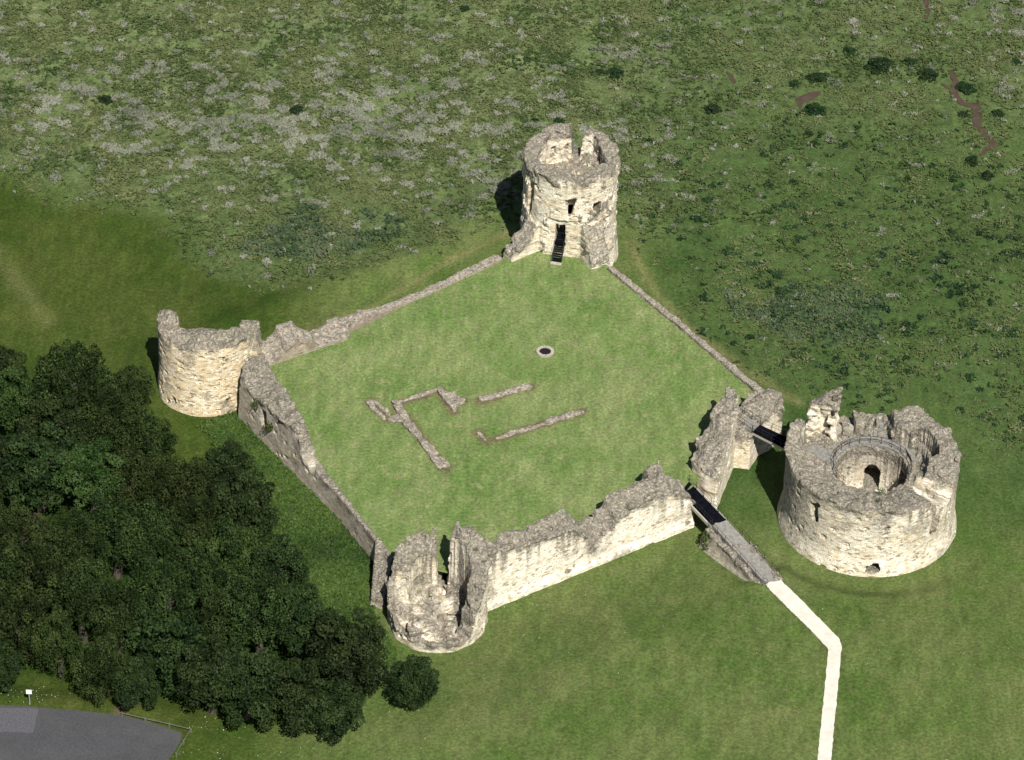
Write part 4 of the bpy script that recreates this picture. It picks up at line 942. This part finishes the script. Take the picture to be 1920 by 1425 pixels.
# ------------------------------------------------------------------ vegetation
def leaf_cloud(C, N, size, rs, tilt=.75, asp=1.0):
    """quads at C with normals near N"""
    n = len(C)
    r = rs.normal(size=(n, 3)); nn = N+tilt*r; nn /= np.linalg.norm(nn, axis=1)[:, None]
    h = rs.normal(size=(n, 3)); u = np.cross(nn, h); u /= np.linalg.norm(u, axis=1)[:, None]+1e-9; v = np.cross(nn, u)
    s = size*rs.uniform(.6, 1.3, n)[:, None]
    V = np.stack([C-u*s*.5*asp, C+v*s*.42, C+u*s*.62*asp, C-v*s*.42], 1).reshape(-1, 3)
    F = np.arange(4*n).reshape(n, 4)
    return V, F
def crown_mesh(name, mat, rx, rz, nl, lr, leaf, nleaf, seed, droop=0.0, flat=.0):
    """crown of leaf clumps; local origin at trunk foot of height-normalised crown centre 0"""
    rs = np.random.RandomState(seed); Cs, Ns, Rn = [], [], []
    g = (1+5**.5)/2
    for i in range(nl):
        t = (i+.5)/nl; zz = 1-1.55*t; a = 2*math.pi*i/g+rs.uniform(-.4, .4); q = math.sqrt(max(0, 1-zz*zz))
        rad = rs.uniform(.55, 1.12) if nl < 80 else rs.uniform(.66, 1.06)
        c = np.array([q*math.cos(a)*rx*rad, q*math.sin(a)*rx*rad, zz*rz*rad])
        r = lr*rs.uniform(.65, 1.3); k = int(nleaf*(r/lr)**2/nl)
        d = rs.normal(size=(k, 3)); d[:, 2] = np.abs(d[:, 2])*np.where(rs.rand(k) < .78, 1, -1); d /= np.linalg.norm(d, axis=1)[:, None]
        rr = r*rs.uniform(.72, 1.08, k)[:, None]
        p = c+d*rr*np.array([1, 1, .8+droop]); p[:, 2] -= droop*1.2*(np.hypot(d[:, 0], d[:, 1])**2)*r
        tone = rs.uniform(-.3, .3)
        Cs.append(p); Ns.append(d*.8+np.array([0, 0, .5])); Rn.append(np.clip(rs.uniform(.2, .8, k)+tone, 0, 1))
    # core leaves so that the crown is not hollow
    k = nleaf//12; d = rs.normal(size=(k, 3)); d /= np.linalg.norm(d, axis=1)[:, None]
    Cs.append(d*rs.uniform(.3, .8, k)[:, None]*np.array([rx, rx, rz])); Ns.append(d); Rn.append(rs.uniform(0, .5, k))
    Cc = np.concatenate(Cs); Nn = np.concatenate(Ns); R = np.concatenate(Rn)
    V, F = leaf_cloud(Cc, Nn, leaf, rs)
    return np_mesh(name, V, F, mat, {'rnd': np.repeat(R, 4)})
CR = {
 'dark': [crown_mesh('crown', L_DARK, 1, 1, 54, .25, .070, 13000, s) for s in (1, 2, 3)],
 'round': [crown_mesh('crown', L_DARK, 1, 1, 84, .23, .070, 15000, 21)],
 'olive': [crown_mesh('crown', L_OLIVE, 1, 1, 70, .21, .055, 14000, s, .35) for s in (4, 5, 6)],
 'bright': [crown_mesh('crown', L_BRIGHT, 1, 1, 56, .24, .065, 12000, s) for s in (7, 8)],
 'shrub': [crown_mesh('foliage', L_SHRUB, 1, .8, 26, .34, .16, 2600, s) for s in (9, 10)],
}
def trunk_mesh(seed):
    rs = np.random.RandomState(seed); b = MB()
    pts = [(0, 0, 0), (.03*rs.randn(), .03*rs.randn(), .35), (.06*rs.randn(), .06*rs.randn(), .7), (.05*rs.randn(), .05*rs.randn(), 1.0)]
    rad = [.055, .04, .028, .012]
    for i in range(3): b.bar(pts[i], pts[i+1], rad[i], rad[i+1], 7)
    for i in range(6):
        a = i*1.05+rs.uniform(-.3, .3); z = .42+.08*i
        p = np.array(pts[1])*(1-(z-.35)/.35) + np.array(pts[2])*((z-.35)/.35) if z < .7 else np.array(pts[2])
        p = np.array([p[0], p[1], z]); b.bar(p, p+np.array([math.cos(a)*.17, math.sin(a)*.17, .16]), .014, .005, 5)
    me = bpy.data.meshes.new('trunk'); me.from_pydata(b.v, [], b.f); me.materials.append(M_BARK); me.update(); return me
TR = [trunk_mesh(s) for s in range(3)]
tree_n = [0]
def tree(px, py, rad, zc, kind, label, aspect=1.0, cat='tree', name=None, group='trees of the wood beside the castle'):
    """crown centre seen at (px,py), crown radius rad, crown centre zc metres above the ground"""
    zc = zc+random.uniform(-.9, 1.2)*(zc > 4); g = -3.2; q = P(px, py, g+zc); g = h1(q[0], q[1]); q = P(px, py, g+zc)
    i = tree_n[0]; tree_n[0] += 1
    nm = name or {'dark': 'sycamore_tree', 'round': 'sycamore_tree', 'olive': 'birch_tree', 'bright': 'ash_tree'}[kind]
    t = empty(nm, (q[0], q[1], g), random.uniform(0, 6.28)); tag(t, label, cat, group)
    rz = rad*aspect
    tr = link('trunk', TR[i % 3], t); hgt = zc+rz*.55; tr.scale = (hgt*1.1, hgt*1.1, hgt)
    cr = link('crown', CR[kind][i % len(CR[kind])], t, (0, 0, zc)); cr.scale = (rad, rad*random.uniform(.92, 1.08), rz)
    return t
TREES = [
 # px, py, radius, crown height, kind, label, aspect
 (775, 1284, 2.6, 3.4, 'round', 'lone dark round tree standing apart below the split tower', 1.25),
 (648, 1230, 4.2, 5.6, 'dark', 'big dark tree between the lone round tree and the wood', 1.15),
 (632, 1335, 2.9, 3.2, 'dark', 'low dark tree at the lawn edge under the big dark tree', 1.0),
 (545, 1305, 3.7, 4.2, 'dark', 'dark tree at the lawn edge, second in from the big dark tree', 1.1),
 (462, 1290, 3.8, 4.4, 'dark', 'dark tree at the lawn edge overhanging a black shadow', 1.15),
 (395, 1265, 3.4, 4.8, 'dark', 'dark tree at the wood edge above the knee rail corner', 1.15),
 (318, 1225, 4.3, 5.0, 'dark', 'broad dark tree above the timber knee rail', 1.1),
 (255, 1285, 2.6, 3.2, 'dark', 'small dark tree behind the earth patch at the car park', 1.0),
 (190, 1262, 3.2, 4.0, 'olive', 'brownish birch hanging over the car park verge', 1.3),
 (110, 1215, 2.6, 4.4, 'bright', 'narrow bright green tree above the white notice board', 1.45),
 (40, 1190, 3.8, 5.0, 'olive', 'brownish birch at the left edge above the notice board', 1.25),
 (-20, 1255, 2.8, 3.2, 'dark', 'dark shrub-like tree cut by the left edge above the car park', 1.0),
 (560, 1170, 3.7, 6.0, 'dark', 'dark tree at the wood corner nearest the buttress', 1.15),
 (485, 1150, 3.8, 7.0, 'olive', 'olive birch behind the dark corner tree', 1.2),
 (410, 1165, 3.6, 6.6, 'olive', 'olive birch in the wood directly above the dark lawn-edge trees', 1.2),
 (300, 1120, 3.6, 7.2, 'olive', 'tall olive birch in the middle of the wood with bare trunks beside it', 1.3),
 (225, 1160, 3.4, 6.2, 'olive', 'olive birch between the bare trunks and the bright narrow tree', 1.3),
 (150, 1120, 3.6, 6.8, 'olive', 'olive birch above the bright narrow tree', 1.3),
 (70, 1085, 3.7, 6.8, 'olive', 'olive birch near the left edge in the lower wood', 1.25),
 (-10, 1090, 3.6, 6.2, 'olive', 'olive birch cut by the left edge in the lower wood', 1.25),
 (435, 1040, 3.6, 6.8, 'bright', 'mid green tree among darker ones at the wood side towards the wall', 1.15),
 (515, 1065, 3.3, 5.8, 'dark', 'dark tree on the slope side of the mid green tree', 1.15),
 (460, 960, 3.6, 6.4, 'dark', 'dark tree at the slope edge, nearest the long shaded wall', 1.15),
 (420, 895, 3.6, 6.0, 'dark', 'dark rounded tree on the slope below the tan tower', 1.05),
 (345, 930, 3.6, 7.0, 'olive', 'olive tree between rounded slope tree and pale round crown', 1.15),
 (365, 1000, 3.4, 7.2, 'olive', 'olive birch in the upper middle of the wood', 1.25),
 (290, 1015, 3.6, 7.4, 'olive', 'tallest olive birch in the centre of the wood', 1.3),
 (215, 1000, 3.5, 7.0, 'olive', 'olive birch beside the earth clearing', 1.3),
 (140, 1020, 3.2, 6.2, 'olive', 'slim olive birch just below the earth clearing', 1.3),
 (40, 1010, 3.3, 5.8, 'olive', 'olive birch left of the earth clearing', 1.2),
 (168, 890, 3.6, 6.8, 'bright', 'light green round crown standing out in the upper wood', 1.05),
 (75, 880, 4.6, 6.4, 'dark', 'broad dark tree left of the light green round crown', 1.05),
 (255, 900, 3.4, 6.2, 'olive', 'olive tree right of the light green round crown', 1.1),
 (275, 830, 3.2, 5.4, 'olive', 'olive tree on the wood edge facing the foot of the tan tower', 1.1),
 (205, 790, 3.6, 6.4, 'olive', 'dark olive tree behind the light green round crown', 1.15),
 (235, 735, 3.0, 5.2, 'olive', 'brownish tree at the top of the wood nearest the tan tower', 1.1),
 (130, 720, 4.6, 6.6, 'olive', 'broad brownish tree at the top of the wood', 1.05),
 (30, 760, 3.2, 6.2, 'bright', 'bright green tree by the left edge at the top of the wood', 1.3),
 (-5, 700, 3.4, 5.0, 'dark', 'dark tree cut by the left edge at the top of the wood', 1.1),
 (110, 800, 3.6, 5.8, 'dark', 'dark tree between the broad brownish tree and the broad dark tree', 1.1),
 (-25, 870, 3.6, 5.6, 'dark', 'dark tree cut by the left edge in the upper wood', 1.1),
 (-10, 985, 3.0, 5.0, 'olive', 'olive birch cut by the left edge in the middle of the wood', 1.2),
 (365, 1090, 3.3, 7.0, 'olive', 'olive birch right of the tall birch with bare trunks', 1.25),
]
for a in TREES: tree(*a[:6], aspect=a[6])
# shrubs in the marsh
SHR = [(1648, 126, 2.6, 'largest dark shrub in the marsh near the winding creek'), (1742, 143, 2.1, 'dark oval shrub just left of the creek head'), (1532, 146, 1.9, 'dark flat shrub above the brown mud pool'),
 (1490, 157, 1.3, 'ragged dark shrub left of the flat shrub above the mud pool'), (1527, 208, 2.1, 'dark shrub overhanging the brown mud pool'), (1336, 205, 1.7, 'dark round shrub alone right of the tall tower'),
 (1812, 168, 1.9, 'dark shrub in the bend of the winding creek'), (1870, 213, 1.2, 'small dark shrub right of the winding creek'), (1592, 94, 1.3, 'small dark shrub above the largest shrub'), (1706, 117, 1.5, 'ragged low shrub between the two largest dark shrubs'),
 (1823, 303, 1.4, 'dark shrub at the tail of the winding creek'), (1155, 137, 1.9, 'wide dark bramble above the tall tower'), (1125, 133, 1.0, 'small bramble at the left of the wide bramble above the tall tower'), (1047, 226, 1.2, 'dark low bush directly behind the tall tower rim'), (1002, 224, .8, 'smaller dark bush left of the one behind the tower rim'),
 (1517, 250, 1.0, 'small dark bush below the mud pool shrub'), (1528, 268, .9, 'smallest dark bush below the mud pool shrub'), (557, 205, 1.6, 'dark green bush among pale marsh plants left of the tall tower'), (197, 184, 1.4, 'dark green bush at the end of the mown track'), (870, 14, 1.2, 'dark bush at the top edge of the marsh'), (1420, 152, .9, 'little dark bush right of the tiny mud pool'), (1808, 215, 1.1, 'low dark bush left of the creek bend'), (1850, 330, 1.4, 'dim dark bush below the creek tail'), (1905, 118, 1.2, 'dark bush at the right edge among grey plants')]
for i, (px, py, r, lab) in enumerate(SHR):
    q = P(px, py, -3.5); z = h1(q[0], q[1])
    t = link('marsh_shrub', CR['shrub'][i % 2], None, (q[0], q[1], z+.12*r)); t.scale = (r*.62, r*.58, r*.40); t.rotation_euler = (0, 0, i*1.3); tag(t, lab, 'shrub', 'dark shrubs in the marsh')
# plants on the ruins
def clump(name, px, py, z, r, mat, label, n=160, leaf=.16, seed=0, hh=.6):
    rs = np.random.RandomState(seed+100); q = P(px, py, z)
    d = rs.normal(size=(n, 3)); d /= np.linalg.norm(d, axis=1)[:, None]; c = d*(rs.rand(n)[:, None]**.5)*np.array([r, r, r*hh])
    V, F = leaf_cloud(c, d+np.array([0, -.3, .5]), leaf, rs)
    tag(link(name, np_mesh(name, V, F, mat, {'rnd': np.repeat(rs.rand(n), 4)}), None, tuple(q)), label, 'plant')
clump('bush', 1327, 1013, -2.0, 1.0, L_LUSH, 'green bush at the foot of the causeway under the bridge end', 420, .24, 1, 1.6)
clump('flowering_plant', 907, 1021, 4.9, .3, L_YELLOW, 'yellow flowering plant on top of the split tower', 50, .12, 2)
clump('ivy', 897, 1042, 4.9, .4, L_IVY, 'green plant below the yellow flowers on the split tower', 60, .13, 3)
clump('ivy', 1166, 275, 11.4, .6, L_IVY, 'upper green plant on the right rim of the tall tower', 90, .14, 4)
clump('ivy', 1169, 295, 10.6, .55, L_IVY, 'lower green plant on the right side of the tall tower', 90, .14, 5)
clump('ivy', 1653, 920, 5.6, .5, L_LUSH, 'dark green plant on the front rim of the round keep', 110, .15, 6)
clump('ivy', 1648, 936, 6.0, .35, L_IVY, 'pale green plant just below the dark one on the keep rim', 60, .13, 7)
clump('ivy', 505, 800, .5, .8, L_LUSH, 'ivy in the hollow of the shaded curtain wall', 260, .17, 8)
clump('ivy', 480, 758, 1.6, .8, L_LUSH, 'ivy on the shaded wall beside the tan tower', 220, .16, 9)
clump('ivy', 625, 986, -3.1, .7, L_LUSH, 'green weeds at the foot of the low shaded wall', 200, .18, 10)
# stuff: tufts
def tufts(name, n, dens, box, mat, size, hgt, label, blades=5, seed=0, spread=.5, droop=.5):
    rs = np.random.RandomState(seed+500); xs, ys = [], []
    tot = 0
    while tot < n:
        x = rs.uniform(box[0], box[1], 200000); y = rs.uniform(box[2], box[3], 200000)
        k = rs.rand(len(x)) < dens(x, y); xs.append(x[k]); ys.append(y[k]); tot += k.sum()
        if k.sum() == 0 or len(xs) > 12: break
    x = np.concatenate(xs)[:n]; y = np.concatenate(ys)[:n]; n = len(x)
    rough = ground_masks(x, y)[0]
    z = terrain(x, y)+.05
    big = rs.uniform(.6, 1.5, n)
    Vs, R = [], []
    base = np.clip(.5+.5*fbm(x/6, y/6, 3.0, 3)*1.3+rs.normal(0, .16, n), 0, 1)
    for b in range(blades):
        a = rs.uniform(0, 2*math.pi, n); s = size*big*rs.uniform(.6, 1.2, n); h = hgt*big*rs.uniform(.6, 1.2, n)
        ox = rs.normal(0, spread*size, n); oy = rs.normal(0, spread*size, n)
        ca, sa = np.cos(a), np.sin(a); cx, cy = x+ox, y+oy
        w = s*.32
        p0 = np.stack([cx-ca*s*.5, cy-sa*s*.5, z], 1); p1 = np.stack([cx-sa*w, cy+ca*w, z+h], 1); p2 = np.stack([cx+ca*s*.55, cy+sa*s*.55, z+h*droop], 1); p3 = np.stack([cx+sa*w, cy-ca*w, z+h*.8], 1)
        Vs.append(np.stack([p0, p3, p2, p1], 1)); R.append(np.clip(base+rs.normal(0, .1, n), 0, 1))
    V = np.concatenate(Vs).reshape(-1, 3); F = np.arange(len(V)).reshape(-1, 4)
    o = link(name, np_mesh(name, V, F, mat, {'rnd': np.repeat(np.concatenate(R), 4)}))
    return tag(o, label, 'grass', kind='stuff')
wet = lambda x, y: sstep(.35, .8, np.min([sdline(c[0], x, y) for c in CREEKS]+[np.maximum(sdpoly(p, x, y), 0) for p in POOLS], axis=0))
tufts('marsh_grass', 42000, lambda x, y: ground_masks(x, y)[0]*wet(x, y)*(1-.6*ground_masks(x, y)[7])*sstep(-.5, .5, fbm(x/5, y/5, 12.0, 3)+.25), (-80, 84, -8, 106), L_ROUGH, .42, .20, 'rough tussocky marsh grass behind the castle', 4, 1)
tufts('pale_marsh_plants', 20000, lambda x, y: ground_masks(x, y)[2]*wet(x, y), (-80, 84, 10, 106), L_SILVER, .34, .22, 'pale grey green plants in patches across the marsh', 5, 2)
tufts('blue_reeds', 900, lambda x, y: ground_masks(x, y)[5], (-60, 70, -10, 50), L_BLUE, .5, .35, 'blue green reeds in the rough grass', 4, 3)
tufts('slope_weeds', 15000, lambda x, y: sstep(1, -1, sdpoly(LUSH, x, y)), (-45, 0, -50, 5), L_LUSH, .34, .26, 'lush weeds on the slope between the wood and the wall', 4, 4)
dm = lambda x, y: ground_masks(x, y)[0]*sstep(8, 25, x)*sstep(70, 40, y)*(fbm(x/1.3, y/1.0, 21.0, 2) > .42)
tufts('rush_clumps', 2000, dm, (5, 84, -5, 70), L_SHRUB, .36, .25, 'dark rush clumps dotted over the right hand marsh', 6, 5)
def daisies():
    rs = np.random.RandomState(77); pts = []
    for (n, cx, cy, sx, sy, z) in ((45, 60, 1300, 45, 14, -2.2), (45, 420, 1395, 90, 18, -2), (25, 400, 1350, 40, 12, -2), (60, 1050, 1150, 110, 60, -2), (40, 1650, 1250, 150, 100, -1.5), (25, 840, 1370, 60, 40, -2)):
        for _ in range(n): pts.append(P(cx+rs.normal()*sx, cy+rs.normal()*sy, z)[:2])
    pts = np.array(pts); keep_ = (sdpoly(CARPARK, pts[:, 0], pts[:, 1]) > .3) & (sdpoly(castle, pts[:, 0], pts[:, 1]) > .5); pts = pts[keep_]
    c = np.stack([pts[:, 0], pts[:, 1], terrain(pts[:, 0], pts[:, 1])+.08], 1)
    V, F = leaf_cloud(c, np.tile([0, -.3, 1.0], (len(c), 1)), .10, rs, .3)
    tag(link('white_flowers', np_mesh('white_flowers', V, F, flat_mat('white_petals', (.25, .26, .2), (.4, .4, .34), 3))), 'white flowers scattered in the lawns', 'flowers', kind='stuff')
daisies()
